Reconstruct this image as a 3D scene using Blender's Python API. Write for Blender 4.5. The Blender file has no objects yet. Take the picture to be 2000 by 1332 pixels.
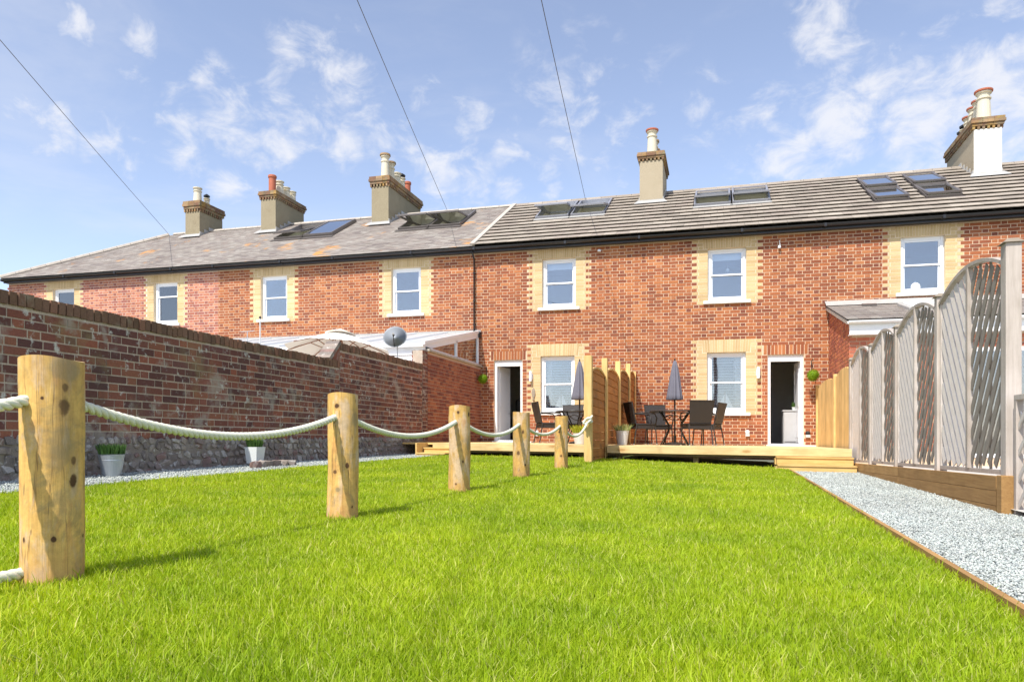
import bpy, math, random
import numpy as np
from mathutils import Vector, Matrix
R = math.radians
random.seed(7); rng = np.random.default_rng(7)
SC = bpy.context.scene; COL = SC.collection
TH = 0.28548            # yaw between the camera axis and the garden axis
M = 0.01265             # the whole site falls gently towards the right
# ------------------------------------------------------------------ camera
cd = bpy.data.cameras.new('camera'); cam = bpy.data.objects.new('camera', cd); COL.objects.link(cam)
cam.location = (0, 0, 0.45); cam.rotation_euler = (R(90), 0, TH)
cd.sensor_width = 36; cd.lens = 36 * 1380 / 2000; cd.shift_y = 0.097; cd.clip_start = 0.05; cd.clip_end = 3000
SC.camera = cam
# ------------------------------------------------------------------ light
SUN_DIR = Vector((0.27, 1.0, -1.42)).normalized()      # the way the light travels
EL = math.asin(-SUN_DIR.z); AZ = math.atan2(-SUN_DIR.x, -SUN_DIR.y)   # towards the sun, from +Y clockwise
ld = bpy.data.lights.new('sun', 'SUN'); ld.energy = 4.6; ld.angle = R(0.55); ld.color = (1.0, 0.955, 0.88)
lo = bpy.data.objects.new('sun', ld); COL.objects.link(lo)
lo.rotation_euler = SUN_DIR.to_track_quat('-Z', 'Y').to_euler(); lo.location = (-3, -10, 14)
SC.view_settings.view_transform = 'Standard'; SC.view_settings.look = 'None'
SC.view_settings.exposure = 0.42; SC.view_settings.gamma = 1.0; SC.view_settings.use_curve_mapping = False
SC.cycles.use_denoising = True; SC.cycles.max_bounces = 7; SC.cycles.transparent_max_bounces = 8

class N:
    """tiny node builder"""
    def __init__(s, nt): s.t = nt; s.n = nt.nodes; s.l = nt.links
    def new(s, kind, **kw):
        nd = s.n.new(kind)
        for k, v in kw.items(): setattr(nd, k, v)
        return nd
    def put(s, sock, v):
        if isinstance(v, bpy.types.NodeSocket): s.l.new(v, sock)
        else:
            if sock.type == 'RGBA' and len(v) == 3: v = (*v, 1)
            sock.default_value = v
    def math(s, op, a, b=0.0, clamp=False):
        m = s.new('ShaderNodeMath', operation=op, use_clamp=clamp); s.put(m.inputs[0], a); s.put(m.inputs[1], b); return m.outputs[0]
    def vm(s, op, a, b=(0, 0, 0)):
        m = s.new('ShaderNodeVectorMath', operation=op); s.put(m.inputs[0], a); s.put(m.inputs[1], b)
        return m.outputs['Value'] if op in ('DOT_PRODUCT', 'LENGTH') else m.outputs['Vector']
    def mix(s, f, a, b, mode='MIX'):
        m = s.new('ShaderNodeMix', data_type='RGBA', blend_type=mode)
        s.put(m.inputs[0], f); s.put(m.inputs[6], a); s.put(m.inputs[7], b); return m.outputs[2]
    def noise(s, vec, scale, detail=3.0, rough=0.55, dist=0.0):
        m = s.new('ShaderNodeTexNoise'); s.put(m.inputs['Vector'], vec)
        m.inputs['Scale'].default_value = scale; m.inputs['Detail'].default_value = detail
        m.inputs['Roughness'].default_value = rough; m.inputs['Distortion'].default_value = dist; return m.outputs['Fac']
    def ramp(s, f, stops, interp='LINEAR'):
        m = s.new('ShaderNodeValToRGB'); m.color_ramp.interpolation = interp; e = m.color_ramp.elements
        while len(e) < len(stops): e.new(0.5)
        for el, (p, c) in zip(e, stops):
            el.position = p; el.color = (*c, 1) if len(c) == 3 else c
        s.put(m.inputs[0], f); return m.outputs[0]
    def step(s, v, lo_, hi_):
        m = s.new('ShaderNodeMapRange', interpolation_type='SMOOTHSTEP'); s.put(m.inputs[0], v)
        s.put(m.inputs[1], lo_); s.put(m.inputs[2], hi_); return m.outputs[0]
    def pos(s): return s.new('ShaderNodeNewGeometry').outputs['Position']
    def obj(s): return s.new('ShaderNodeTexCoord').outputs['Object']
    def scl(s, v, sc):
        m = s.new('ShaderNodeMapping'); s.put(m.inputs['Vector'], v); m.inputs['Scale'].default_value = sc; return m.outputs[0]
    def rnd(s):
        a = s.new('ShaderNodeNewGeometry').outputs['Random Per Island']; b = s.new('ShaderNodeObjectInfo').outputs['Random']
        return s.math('FRACT', s.math('ADD', a, b))

# ------------------------------------------------------------------ sky
w = bpy.data.worlds.new('World'); SC.world = w; w.use_nodes = True
n = N(w.node_tree); n.n.clear()
sky = n.new('ShaderNodeTexSky'); sky.sky_type = 'NISHITA'; sky.sun_disc = False
sky.sun_elevation = EL; sky.sun_rotation = AZ % (2 * math.pi); sky.air_density = 1.0; sky.dust_density = 0.6; sky.ozone_density = 2.0; sky.altitude = 10
dirv = n.new('ShaderNodeTexCoord').outputs['Generated']
cth, sth = math.cos(TH), math.sin(TH)
def pdir(px, py):
    a = (px - 1000) / 1380; b = (860 - py) / 1380
    return Vector((a * cth - sth, a * sth + cth, b)).normalized()
# cumulus wisps: soft regions of the sky in which cloud forms, broken up by noise
blobs = [(270, 95, 55, 1), (330, 170, 50, .9), (400, 150, 40, 1), (440, 215, 60, 1), (350, 210, 50, .8), (560, 175, 50, .8), (660, 165, 85, 1), (610, 235, 60, 1), (500, 285, 75, 1),
         (560, 300, 50, .8), (230, 282, 60, 1), (70, 250, 70, .8), (885, 350, 62, 1), (775, 288, 48, 1), (450, 360, 45, .8), (150, 60, 50, .75), (660, 285, 45, .8), (1610, 62, 56, 1.0),
         (1380, 210, 50, .7), (1540, 270, 90, .9), (1660, 240, 100, 1), (1780, 215, 100, 1.1), (1890, 180, 95, 1.15), (1990, 210, 110, 1.1), (1000, 378, 30, .9), (1085, 360, 30, .8),
         (1150, 240, 150, .40), (820, 180, 32, .9), (930, 232, 45, .9), (350, 300, 60, .7), (1000, 290, 40, .6), (590, 100, 60, .6), (1240, 200, 90, .3), (2120, 150, 160, 1), (-140, 180, 120, .9)]
acc = None
for px, py, r, s_ in blobs:
    d = n.vm('DISTANCE', dirv, tuple(pdir(px, py))) if False else n.vm('LENGTH', n.vm('SUBTRACT', dirv, tuple(pdir(px, py))))
    k = pdir(px, py).y ** 1
    v = n.new('ShaderNodeMapRange', interpolation_type='SMOOTHSTEP'); n.put(v.inputs[0], d)
    v.inputs[1].default_value = r / 1380 * 2.0 * max(.6, k); v.inputs[2].default_value = 0.0; v.inputs[3].default_value = 0; v.inputs[4].default_value = s_
    acc = v.outputs[0] if acc is None else n.math('MAXIMUM', acc, v.outputs[0])
sep = n.new('ShaderNodeSeparateXYZ'); n.put(sep.inputs[0], dirv)
zz = n.math('ADD', n.math('MAXIMUM', sep.outputs[2], 0.0), 0.12)
cmb = n.new('ShaderNodeCombineXYZ'); n.put(cmb.inputs[0], n.math('DIVIDE', sep.outputs[0], zz)); n.put(cmb.inputs[1], n.math('DIVIDE', sep.outputs[1], zz))
# the same kind of scattered cloud over the rest of the sky
behind = n.step(sep.outputs[1], 0.45, 0.2)
gen = n.math('MULTIPLY', n.step(n.noise(cmb.outputs[0], 0.8, 2), 0.5, 0.7), behind)
acc = n.math('MAXIMUM', acc, gen)
nz = n.noise(n.scl(dirv, (1, 1, 1.5)), 19.0, 10, 0.60, 0.35); nz2 = n.noise(n.scl(dirv, (1, 1, 1.4)), 4.2, 5, 0.6, 0.2)
den = n.math('ADD', n.math('MULTIPLY', acc, 0.33), n.math('ADD', n.math('MULTIPLY', nz, 1.5), n.math('MULTIPLY', nz2, 0.35)))
den = n.step(den, 1.0, 1.5)
den = n.math('MULTIPLY', den, n.step(acc, 0.0, 0.35))
den = n.math('MULTIPLY', den, 0.80)
veil = n.math('MULTIPLY', n.step(n.noise(n.scl(dirv, (1, 1, 3)), 3.0, 6, .6, .5), .42, .75), 0.22)
den = n.math('MAXIMUM', den, veil)
SKYK = 0.105
hsv = n.new('ShaderNodeHueSaturation'); hsv.inputs['Saturation'].default_value = 0.78; hsv.inputs['Value'].default_value = 1.64; n.put(hsv.inputs['Color'], sky.outputs[0])
tint = n.mix(1.0, hsv.outputs[0], (1.0, .985, 1.03), 'MULTIPLY')
skc = n.mix(den, tint, (6.9, 6.9, 7.15))
bg = n.new('ShaderNodeBackground'); n.put(bg.inputs[0], skc); bg.inputs[1].default_value = SKYK
ow = n.new('ShaderNodeOutputWorld'); n.l.new(bg.outputs[0], ow.inputs[0])

# ------------------------------------------------------------------ materials
def newmat(name):
    m = bpy.data.materials.new(name); m.use_nodes = True; q = N(m.node_tree); q.n.clear()
    p = q.new('ShaderNodeBsdfPrincipled'); o = q.new('ShaderNodeOutputMaterial'); q.l.new(p.outputs[0], o.inputs[0])
    q.p = p; q.o = o; return m, q
def bump(q, h, strength=0.3, dist=0.01):
    b = q.new('ShaderNodeBump'); b.inputs['Strength'].default_value = strength; b.inputs['Distance'].default_value = dist
    q.put(b.inputs['Height'], h); q.l.new(b.outputs[0], q.p.inputs['Normal'])
def plain(name, col, rough=0.5, metal=0.0, var=0.08, scale=8.0, spec=0.5, bmp=0.0):
    m, q = newmat(name); nz = q.noise(q.pos(), scale, 4)
    c = q.mix(nz, tuple(x * (1 - var) for x in col), tuple(min(1, x * (1 + var)) for x in col))
    q.put(q.p.inputs['Base Color'], c); q.p.inputs['Roughness'].default_value = rough; q.p.inputs['Metallic'].default_value = metal
    q.p.inputs['Specular IOR Level'].default_value = spec
    if bmp: bump(q, q.noise(q.pos(), scale * 12, 4), bmp, 0.003)
    return m
def brickmat(name, cols, stain=None, grey=0.0, rough=0.9):
    """cols: colours met in the bricks, each brick draws one; stain: (colour, scale, lo, hi)"""
    m, q = newmat(name); r = q.rnd(); k = len(cols)
    c = q.ramp(r, [(i / k, cl) for i, cl in enumerate(cols)], 'CONSTANT')
    pz = q.pos(); f = q.noise(pz, 70, 4, .65)
    c = q.mix(1.0, c, q.ramp(f, [(.25, (.72, .72, .74)), (.75, (1.25, 1.22, 1.18))]), 'MULTIPLY')
    big = q.noise(pz, 1.1, 3)
    c = q.mix(1.0, c, q.ramp(big, [(.3, (.86, .84, .84)), (.7, (1.1, 1.1, 1.1))]), 'MULTIPLY')
    for st in (stain or []):
        scol, ss, a, b, amt = st
        mk = q.math('MULTIPLY', q.step(q.noise(pz, ss, 6, .65, .3), a, b), amt)
        c = q.mix(mk, c, scol)
    q.put(q.p.inputs['Base Color'], c); q.p.inputs['Roughness'].default_value = rough; q.p.inputs['Specular IOR Level'].default_value = .25
    bump(q, f, .5, .004); return m
def mortar(name, a, b, stain=None):
    m, q = newmat(name); pz = q.pos(); f = q.noise(pz, 3, 5, .6); g = q.noise(pz, 90, 3)
    c = q.mix(f, a, b); c = q.mix(1.0, c, q.ramp(g, [(.3, (.8, .8, .8)), (.7, (1.15, 1.15, 1.15))]), 'MULTIPLY')
    for scol, ss, lo_, hi_, amt in (stain or []):
        c = q.mix(q.math('MULTIPLY', q.step(q.noise(pz, ss, 6, .65, .3), lo_, hi_), amt), c, scol)
    q.put(q.p.inputs['Base Color'], c); q.p.inputs['Roughness'].default_value = .95; q.p.inputs['Specular IOR Level'].default_value = .2
    bump(q, g, .6, .004); return m
def wood(name, a, b, axis='x', knot=(.2, .1, .04), knots=True, rough=.7, gs=1.0, extra=None, crack=False):
    m, q = newmat(name); o = q.obj(); rr = q.new('ShaderNodeObjectInfo').outputs['Random']
    off = q.new('ShaderNodeCombineXYZ'); q.put(off.inputs[0], q.math('MULTIPLY', rr, 17.0)); q.put(off.inputs[1], q.math('MULTIPLY', rr, 31.0)); q.put(off.inputs[2], q.math('MULTIPLY', rr, 9.0))
    v = q.vm('ADD', o, off.outputs[0])
    sc = {'x': (1.2, 22, 22), 'y': (22, 1.2, 22), 'z': (22, 22, 1.2)}[axis]
    g = q.noise(q.scl(v, tuple(s * gs for s in sc)), 2.2, 6, .65, .6); g2 = q.noise(v, 2.5, 4)
    c = q.mix(q.step(g, .3, .7), a, b)
    c = q.mix(1.0, c, q.ramp(g2, [(.3, (.82, .80, .76)), (.7, (1.12, 1.12, 1.12))]), 'MULTIPLY')
    tone = q.ramp(rr, [(0, (.86, .84, .82)), (1, (1.1, 1.1, 1.1))]); c = q.mix(1.0, c, tone, 'MULTIPLY')
    if knots:
        kv = {'x': (2.2, 6, 6), 'y': (6, 2.2, 6), 'z': (7, 7, 3.6)}[axis]
        vo = q.new('ShaderNodeTexVoronoi'); q.put(vo.inputs['Vector'], q.scl(v, kv)); vo.inputs['Scale'].default_value = 1.0
        kd = q.math('ADD', vo.outputs['Distance'], q.math('MULTIPLY', q.noise(v, 30, 3), .12))
        c = q.mix(q.math('MULTIPLY', q.step(kd, .27, .15), .9), c, knot)
        c = q.mix(q.math('MULTIPLY', q.step(kd, .46, .2), .3), c, knot)
    if crack:
        cr = q.noise(q.scl(v, (26, 26, .9)), 1.0, 3, .5, .3)
        c = q.mix(q.math('MULTIPLY', q.step(q.math('ABSOLUTE', q.math('SUBTRACT', cr, .5)), .012, .003), .6), c, (.12, .06, .03))
    if extra: c = extra(q, v, c)
    q.put(q.p.inputs['Base Color'], c); q.p.inputs['Roughness'].default_value = rough; q.p.inputs['Specular IOR Level'].default_value = .25
    bump(q, g, .7 if crack else .35, .006 if crack else .004); return m

MAT = {}
OR = [(0.368, 0.126, 0.051), (0.304, 0.099, 0.044), (0.416, 0.153, 0.060), (0.264, 0.086, 0.042), (0.344, 0.115, 0.048), (0.448, 0.180, 0.074), (0.288, 0.095, 0.046), (0.384, 0.135, 0.053), (0.232, 0.077, 0.042), (0.400, 0.149, 0.057), (0.328, 0.108, 0.046), (0.360, 0.135, 0.064)]
MAT['brick_header'] = brickmat('red_brick_header', [(0.312, 0.103, 0.049), (0.246, 0.081, 0.045), (0.377, 0.129, 0.055), (0.213, 0.072, 0.045), (0.410, 0.152, 0.064), (0.279, 0.090, 0.047), (0.344, 0.115, 0.052)])
MAT['brick_pale_header'] = brickmat('dark_pink_header', [(.40, .15, .10), (.34, .125, .09), (.46, .17, .11), (.30, .11, .08)])
MAT['brick'] = brickmat('orange_red_brick', OR, [((.72, .55, .42), 2.2, .66, .9, .35)])
MAT['brick_pale'] = brickmat('pale_pink_brick', [(0.497, 0.204, 0.116), (0.442, 0.175, 0.102), (0.534, 0.242, 0.145), (0.377, 0.136, 0.087), (0.460, 0.194, 0.116), (0.331, 0.126, 0.097), (0.506, 0.223, 0.136)], [((0.736, 0.601, 0.485), 3, .6, .85, .35)])
MAT['brick_dull'] = brickmat('red_brown_brick', [(.50, .17, .09), (.44, .14, .08), (.56, .21, .10), (.34, .11, .075), (.50, .18, .10), (.40, .13, .08)], [((.7, .55, .42), 3, .62, .9, .3)])
MAT['mortar'] = mortar('sandy_mortar', (.60, .43, .28), (.72, .55, .39)); MAT['mortar_pale'] = mortar('pale_mortar', (.68, .53, .42), (.76, .63, .52))
MAT['yellow'] = brickmat('yellow_stock_brick', [(.62, .465, .245), (.59, .44, .225), (.65, .50, .275), (.57, .42, .215), (.63, .48, .26), (.54, .395, .20), (.61, .46, .25)], [((.40, .29, .14), 3.5, .56, .8, .35)])
MAT['mortar_y'] = mortar('yellow_mortar', (0.704, 0.566, 0.368), (0.757, 0.635, 0.460))
OLD = [(.30, .105, .066), (.26, .098, .07), (.20, .078, .058), (.16, .066, .055), (.24, .092, .062), (.12, .055, .05), (.28, .11, .068), (.17, .075, .065), (.15, .062, .052), (.27, .11, .068), (.135, .06, .05), (.21, .083, .06), (.18, .072, .056), (.23, .085, .06)]
LICH = [((.42, .38, .32), 3.2, .53, .68, .6), ((.62, .60, .54), 12.0, .575, .68, .8), ((.28, .23, .11), 2.0, .56, .75, .5), ((.085, .06, .05), 1.4, .52, .72, .45)]
MAT['oldbrick'] = brickmat('weathered_dark_brick', OLD, LICH)
MAT['oldmortar'] = mortar('weathered_mortar', (.46, .36, .28), (.58, .47, .37), LICH)
MAT['coping'] = brickmat('mossy_coping_brick', [(.18, .105, .07), (.21, .12, .08), (.15, .09, .06), (.25, .13, .085), (.19, .11, .07)], [((.34, .31, .22), 6, .55, .75, .6)])
MAT['sidebrick'] = brickmat('side_wall_brick', [(0.344, 0.124, 0.070), (0.279, 0.097, 0.060), (0.394, 0.152, 0.080), (0.213, 0.074, 0.055), (0.328, 0.120, 0.070)], [((0.246, 0.184, 0.140), 3, .6, .85, .4)])
MAT['sidemortar'] = mortar('side_mortar', (.52, .36, .26), (.60, .44, .33))
MAT['rubble'] = brickmat('rubble_stone', [(.27, .235, .20), (.22, .19, .165), (.32, .28, .24), (.24, .19, .165), (.30, .25, .21), (.40, .37, .33), (.2, .17, .15), (.25, .165, .14)], [((.56, .53, .48), 11, .56, .68, .75), ((.13, .11, .10), 5, .50, .72, .7)])
MAT['rubblemortar'] = mortar('rubble_mortar', (.20, .165, .14), (.32, .27, .23), LICH)
MAT['slate'] = brickmat('old_slate', [(0.243, 0.216, 0.189), (0.266, 0.239, 0.212), (0.221, 0.193, 0.175), (0.288, 0.258, 0.225), (0.252, 0.216, 0.189), (0.270, 0.239, 0.212), (0.306, 0.281, 0.248)],
                        [((.58, .27, .06), 0.8, .585, .68, .8), ((.50, .47, .41), 1.5, .58, .78, .4), ((.60, .36, .14), 6, .70, .78, .5)], rough=.8)
MAT['tile'] = brickmat('concrete_roof_tile', [(0.333, 0.293, 0.241), (0.360, 0.315, 0.259), (0.306, 0.270, 0.223), (0.387, 0.342, 0.282), (0.329, 0.284, 0.237), (0.351, 0.310, 0.255)], [((0.243, 0.207, 0.164), 2.0, .6, .85, .4), ((0.504, 0.324, 0.164), 5, .74, .8, .5)], rough=.9)
MAT['underlay'] = plain('roof_underlay', (.05, .045, .04), .9)
MAT['render'] = mortar('chimney_render', (0.271, 0.226, 0.144), (0.353, 0.299, 0.203), [((0.213, 0.164, 0.101), 3.5, .5, .8, .5), ((0.410, 0.221, 0.047), 2.5, .68, .8, .5)])
MAT['render_beige'] = mortar('beige_render', (0.386, 0.320, 0.220), (0.445, 0.373, 0.264), [((0.336, 0.266, 0.176), 2.5, .55, .85, .35)])
MAT['lichenbrick'] = brickmat('lichen_covered_brick', [(0.258, 0.153, 0.085), (0.310, 0.189, 0.104), (0.206, 0.117, 0.076), (0.361, 0.243, 0.142), (0.258, 0.180, 0.114)], [((0.396, 0.243, 0.057), 2.6, .50, .66, .7), ((0.224, 0.225, 0.123), 7, .48, .64, .6), ((0.129, 0.108, 0.076), 4.5, .54, .7, .6)])
MAT['cream'] = plain('cream_paint', (.66, .59, .44), .7, var=.1, scale=5); MAT['terracotta'] = plain('terracotta', (.42, .12, .06), .7, var=.2, scale=9)
MAT['white'] = plain('white_paint', (.82, .82, .81), .35, var=.02); MAT['whiteupvc'] = plain('white_upvc', (.83, .84, .85), .25, var=.02)
MAT['white_render'] = plain('white_masonry_paint', (.82, .79, .72), .8, var=.05, scale=3, bmp=.3)
MAT['lead'] = plain('lead_flashing', (.40, .39, .365), .5, var=.2, scale=6); MAT['mortarfillet'] = plain('lime_fillet', (.44, .39, .33), .9, var=.3, scale=8, bmp=.4)
MAT['black'] = plain('black_plastic', (.018, .017, .018), .35); MAT['darkframe'] = plain('grey_brown_aluminium', (.16, .14, .13), .4, .3)
MAT['greyframe'] = plain('blue_grey_aluminium', (.30, .30, .33), .4, .3)
MAT['room'] = plain('room_plaster', (.46, .48, .54), .9); MAT['roomdark'] = plain('dark_room_plaster', (.74, .70, .66), .9); MAT['roomfloor'] = plain('room_floor', (.10, .075, .055), .6)
MAT['loft'] = plain('cream_loft_lining', (.74, .70, .60), .8)
MAT['blind'] = plain('white_blind_slats', (.82, .82, .82), .5, var=.02); MAT['brownblind'] = plain('beige_roller_blind', (.46, .37, .29), .8)
MAT['rattan'] = None
def glassmat(name, tint, refl, rough=.02):
    m, q = newmat(name); q.n.remove(q.p)
    tr = q.new('ShaderNodeBsdfTransparent'); tr.inputs[0].default_value = (*tint, 1)
    gl = q.new('ShaderNodeBsdfGlossy'); gl.inputs[0].default_value = (.95, .97, 1, 1); gl.inputs['Roughness'].default_value = rough
    nz = q.noise(q.pos(), 1.7, 1); b = q.new('ShaderNodeBump'); b.inputs['Strength'].default_value = .03; b.inputs['Distance'].default_value = .02; q.put(b.inputs['Height'], nz); q.l.new(b.outputs[0], gl.inputs['Normal'])
    fr = q.new('ShaderNodeFresnel'); fr.inputs[0].default_value = 1.5
    mx = q.new('ShaderNodeMixShader'); q.put(mx.inputs[0], q.math('ADD', fr.outputs[0], refl, True)); q.l.new(tr.outputs[0], mx.inputs[1]); q.l.new(gl.outputs[0], mx.inputs[2]); q.l.new(mx.outputs[0], q.o.inputs[0])
    return m
MAT['glass'] = glassmat('window_glass', (.90, .94, .97), .13); MAT['roofglass'] = glassmat('rooflight_glass', (.88, .93, .92), .42)
def polymat():
    m, q = newmat('polycarbonate_sheet'); q.p.inputs['Base Color'].default_value = (.80, .82, .82, 1); q.p.inputs['Roughness'].default_value = .3
    tl = q.new('ShaderNodeBsdfTranslucent'); tl.inputs[0].default_value = (.8, .82, .82, 1); mx = q.new('ShaderNodeMixShader'); mx.inputs[0].default_value = .45
    q.l.new(q.p.outputs[0], mx.inputs[1]); q.l.new(tl.outputs[0], mx.inputs[2]); q.l.new(mx.outputs[0], q.o.inputs[0]); return m
MAT['poly'] = polymat()
MAT['deck'] = wood('pale_treated_pine', (.80, .61, .33), (.70, .50, .24), 'x', knot=(.48, .27, .10))
MAT['deck_y'] = wood('pale_treated_pine_lengthwise', (.78, .58, .30), (.66, .46, .21), 'y', knot=(.48, .27, .10))
MAT['beam'] = wood('brown_joist', (.22, .15, .09), (.16, .105, .06), 'x', knots=False)
MAT['step'] = wood('yellow_step_timber', (.72, .50, .20), (.60, .38, .13), 'x', knot=(.45, .24, .08))
MAT['screenboard'] = wood('orange_fence_board', (.46, .205, .055), (.36, .145, .04), 'y', knot=(.25, .12, .05))
MAT['screenpost'] = wood('pale_screen_post', (.80, .57, .25), (.68, .45, .17), 'z', knot=(.5, .3, .1), knots=False)
MAT['gravelboard'] = wood('brown_gravel_board', (.44, .26, .10), (.34, .19, .07), 'y', knot=(.26, .14, .06), knots=False)
MAT['greywood'] = wood('silvered_timber', (0.533, 0.473, 0.425), (0.430, 0.378, 0.332), 'z', knots=False)
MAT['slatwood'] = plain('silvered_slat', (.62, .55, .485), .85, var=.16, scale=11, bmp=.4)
MAT['slatshaded'] = plain('olive_shaded_slat', (.25, .215, .175), .9, var=.25, scale=11, bmp=.4)  # near-half slats: olive-brown, with their shade painted into the colour
MAT['cap'] = wood('weathered_cap', (.34, .29, .23), (.26, .22, .17), 'x', knots=False)
def postmat(i, knots, rad):
    """knots: (object-space point, radius, height, darkness)"""
    def extra(q, v, c):
        o = q.obj(); sp = q.new('ShaderNodeSeparateXYZ'); q.put(sp.inputs[0], o)
        nz = q.noise(v, 6.5, 6, .68, 1.1); nz2 = q.noise(q.scl(v, (4, 4, 1.2)), 3.6, 6, .65, .4); n3 = q.noise(v, 45, 4, .7)
        c = q.mix(q.math('MULTIPLY', q.step(nz, .50, .66), .6), c, (.31, .23, .12))
        c = q.mix(q.math('MULTIPLY', q.step(nz2, .50, .62), .7), c, (.60, .45, .32))
        c = q.mix(q.math('MULTIPLY', q.step(q.noise(q.scl(v, (5, 5, 2)), 2.1, 5, .6), .55, .66), .5), c, (.60, .28, .09))
        c = q.mix(1.0, c, q.ramp(n3, [(.3, (.84, .83, .80)), (.7, (1.12, 1.12, 1.1))]), 'MULTIPLY')
        wob = q.math('MULTIPLY', q.math('SUBTRACT', q.noise(v, 34, 5, .7), .5), 1.1)
        xy = q.new('ShaderNodeCombineXYZ'); q.put(xy.inputs[0], sp.outputs[0]); q.put(xy.inputs[1], sp.outputs[1]); xn = q.vm('MULTIPLY', q.vm('NORMALIZE', xy.outputs[0]), (rad, rad, 0)); zc = q.new('ShaderNodeCombineXYZ'); q.put(zc.inputs[2], sp.outputs[2]); oc = q.vm('ADD', xn, zc.outputs[0])
        for p, r, hh, dk in knots:
            d = q.vm('LENGTH', q.vm('MULTIPLY', q.vm('SUBTRACT', oc, tuple(p)), (1 / r, 1 / r, 1 / hh))); d = q.math('ADD', d, wob)
            col = (.085, .04, .018) if dk > .5 else (.26, .20, .11)
            c = q.mix(q.math('MULTIPLY', q.step(d, 2.2, .9), .38), c, (.40, .24, .09)); c = q.mix(q.math('MULTIPLY', q.step(d, 1.05, .55), min(1, dk + .25)), c, col)
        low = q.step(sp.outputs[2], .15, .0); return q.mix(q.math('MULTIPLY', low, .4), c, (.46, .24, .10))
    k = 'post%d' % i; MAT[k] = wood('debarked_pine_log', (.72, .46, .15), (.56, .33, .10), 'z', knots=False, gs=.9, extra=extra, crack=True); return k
MAT['cuttop'] = wood('sawn_post_top', (.60, .42, .20), (.44, .30, .15), 'z', knots=False, gs=.5)
MAT['rope'] = plain('cream_rope', (.74, .72, .58), .85, var=.12, scale=25, bmp=.5)
MAT['cable'] = plain('grey_cable', (.08, .08, .09), .6); MAT['galv'] = plain('galvanised_steel', (.40, .43, .46), .42, .6, var=.12, scale=14)
MAT['zinc'] = plain('pale_zinc', (.62, .64, .64), .5, .2, var=.1, scale=9); MAT['stonewhite'] = plain('pale_planter', (.66, .68, .66), .6, var=.08)
MAT['cloth'] = plain('slate_blue_canvas', (.15, .145, .175), .9, var=.1, scale=9); MAT['metaldark'] = plain('dark_bronze_metal', (.05, .045, .04), .4, .4)
MAT['creamcloth'] = plain('cream_canvas', (.88, .83, .75), .9, var=.04); MAT['brownwood'] = plain('brown_hardwood', (.28, .12, .06), .6, var=.2)
MAT['dish'] = plain('grey_mesh_dish', (.30, .32, .34), .5, .3); MAT['tabletop'] = plain('smoked_glass_top', (.03, .03, .03), .08, spec=.8)
MAT['chrome'] = plain('brushed_steel', (.6, .6, .6), .3, .9); MAT['cushion'] = plain('dark_leather', (.02, .017, .016), .4)
MAT['cabinet'] = plain('grey_cabinet', (.45, .45, .45), .5); MAT['soil'] = plain('potting_soil', (.05, .035, .02), .95)
def rattanmat():
    m, q = newmat('black_brown_rattan'); o = q.obj(); wv = q.new('ShaderNodeTexWave', wave_type='BANDS', bands_direction='Z'); q.put(wv.inputs[0], o); wv.inputs['Scale'].default_value = 28
    wv2 = q.new('ShaderNodeTexWave', wave_type='BANDS', bands_direction='X'); q.put(wv2.inputs[0], o); wv2.inputs['Scale'].default_value = 20
    h = q.math('MULTIPLY', wv.outputs[1], wv2.outputs[1]); q.put(q.p.inputs['Base Color'], q.mix(h, (.018, .014, .012), (.055, .045, .04))); q.p.inputs['Roughness'].default_value = .5; bump(q, h, .5, .004); return m
MAT['rattan'] = rattanmat()
def leafmat(name, cols, tl=.35, rough=.6):
    m, q = newmat(name); r = q.rnd(); c = q.ramp(r, [(i / (len(cols) - 1), cl) for i, cl in enumerate(cols)])
    big = q.noise(q.pos(), 1.3, 4, .6); c = q.mix(1.0, c, q.ramp(big, [(.3, (.74, .82, .8)), (.7, (1.2, 1.12, 1.0))]), 'MULTIPLY')
    q.put(q.p.inputs['Base Color'], c); q.p.inputs['Roughness'].default_value = rough; q.p.inputs['Specular IOR Level'].default_value = .3
    t = q.new('ShaderNodeBsdfTranslucent'); q.put(t.inputs[0], q.mix(1.0, c, (1.25, 1.15, .6), 'MULTIPLY')); mx = q.new('ShaderNodeMixShader'); mx.inputs[0].default_value = tl
    q.l.new(q.p.outputs[0], mx.inputs[1]); q.l.new(t.outputs[0], mx.inputs[2]); q.l.new(mx.outputs[0], q.o.inputs[0]); return m
MAT['grass'] = leafmat('lawn_grass', [(.29, .42, .012), (.36, .50, .015), (.42, .555, .018), (.32, .46, .013), (.47, .59, .026), (.39, .52, .016), (.54, .62, .07), (.70, .67, .26)], .46)
MAT['hebe'] = leafmat('dark_green_leaf', [(.05, .11, .03), (.08, .16, .04), (.10, .20, .05)]); MAT['moss'] = leafmat('bright_topiary_leaf', [(.16, .30, .01), (.25, .42, .015), (.32, .46, .02)])
MAT['palegrass'] = leafmat('pale_tufted_leaf', [(.22, .32, .12), (.42, .48, .22), (.62, .60, .36)]); MAT['yellowleaf'] = leafmat('yellow_green_leaf', [(.36, .42, .03), (.50, .52, .06)])
MAT['pink'] = leafmat('pink_red_leaf', [(.40, .05, .09), (.55, .14, .18), (.18, .22, .05), (.10, .16, .04)])
MAT['turf'] = plain('turf_soil', (.10, .14, .03), .95, var=.4, scale=30); MAT['earth'] = plain('garden_earth', (.12, .12, .07), .95, var=.3, scale=2)
MAT['gravelbed'] = plain('gravel_bed', (.40, .43, .41), .95, var=.3, scale=60)
MAT['gravel'] = brickmat('slate_chippings', [(0.468, 0.515, 0.484), (0.522, 0.561, 0.521), (0.414, 0.469, 0.437), (0.576, 0.607, 0.558), (0.306, 0.340, 0.335), (0.495, 0.534, 0.493), (0.540, 0.570, 0.530), (0.450, 0.497, 0.465)], rough=.8)
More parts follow.
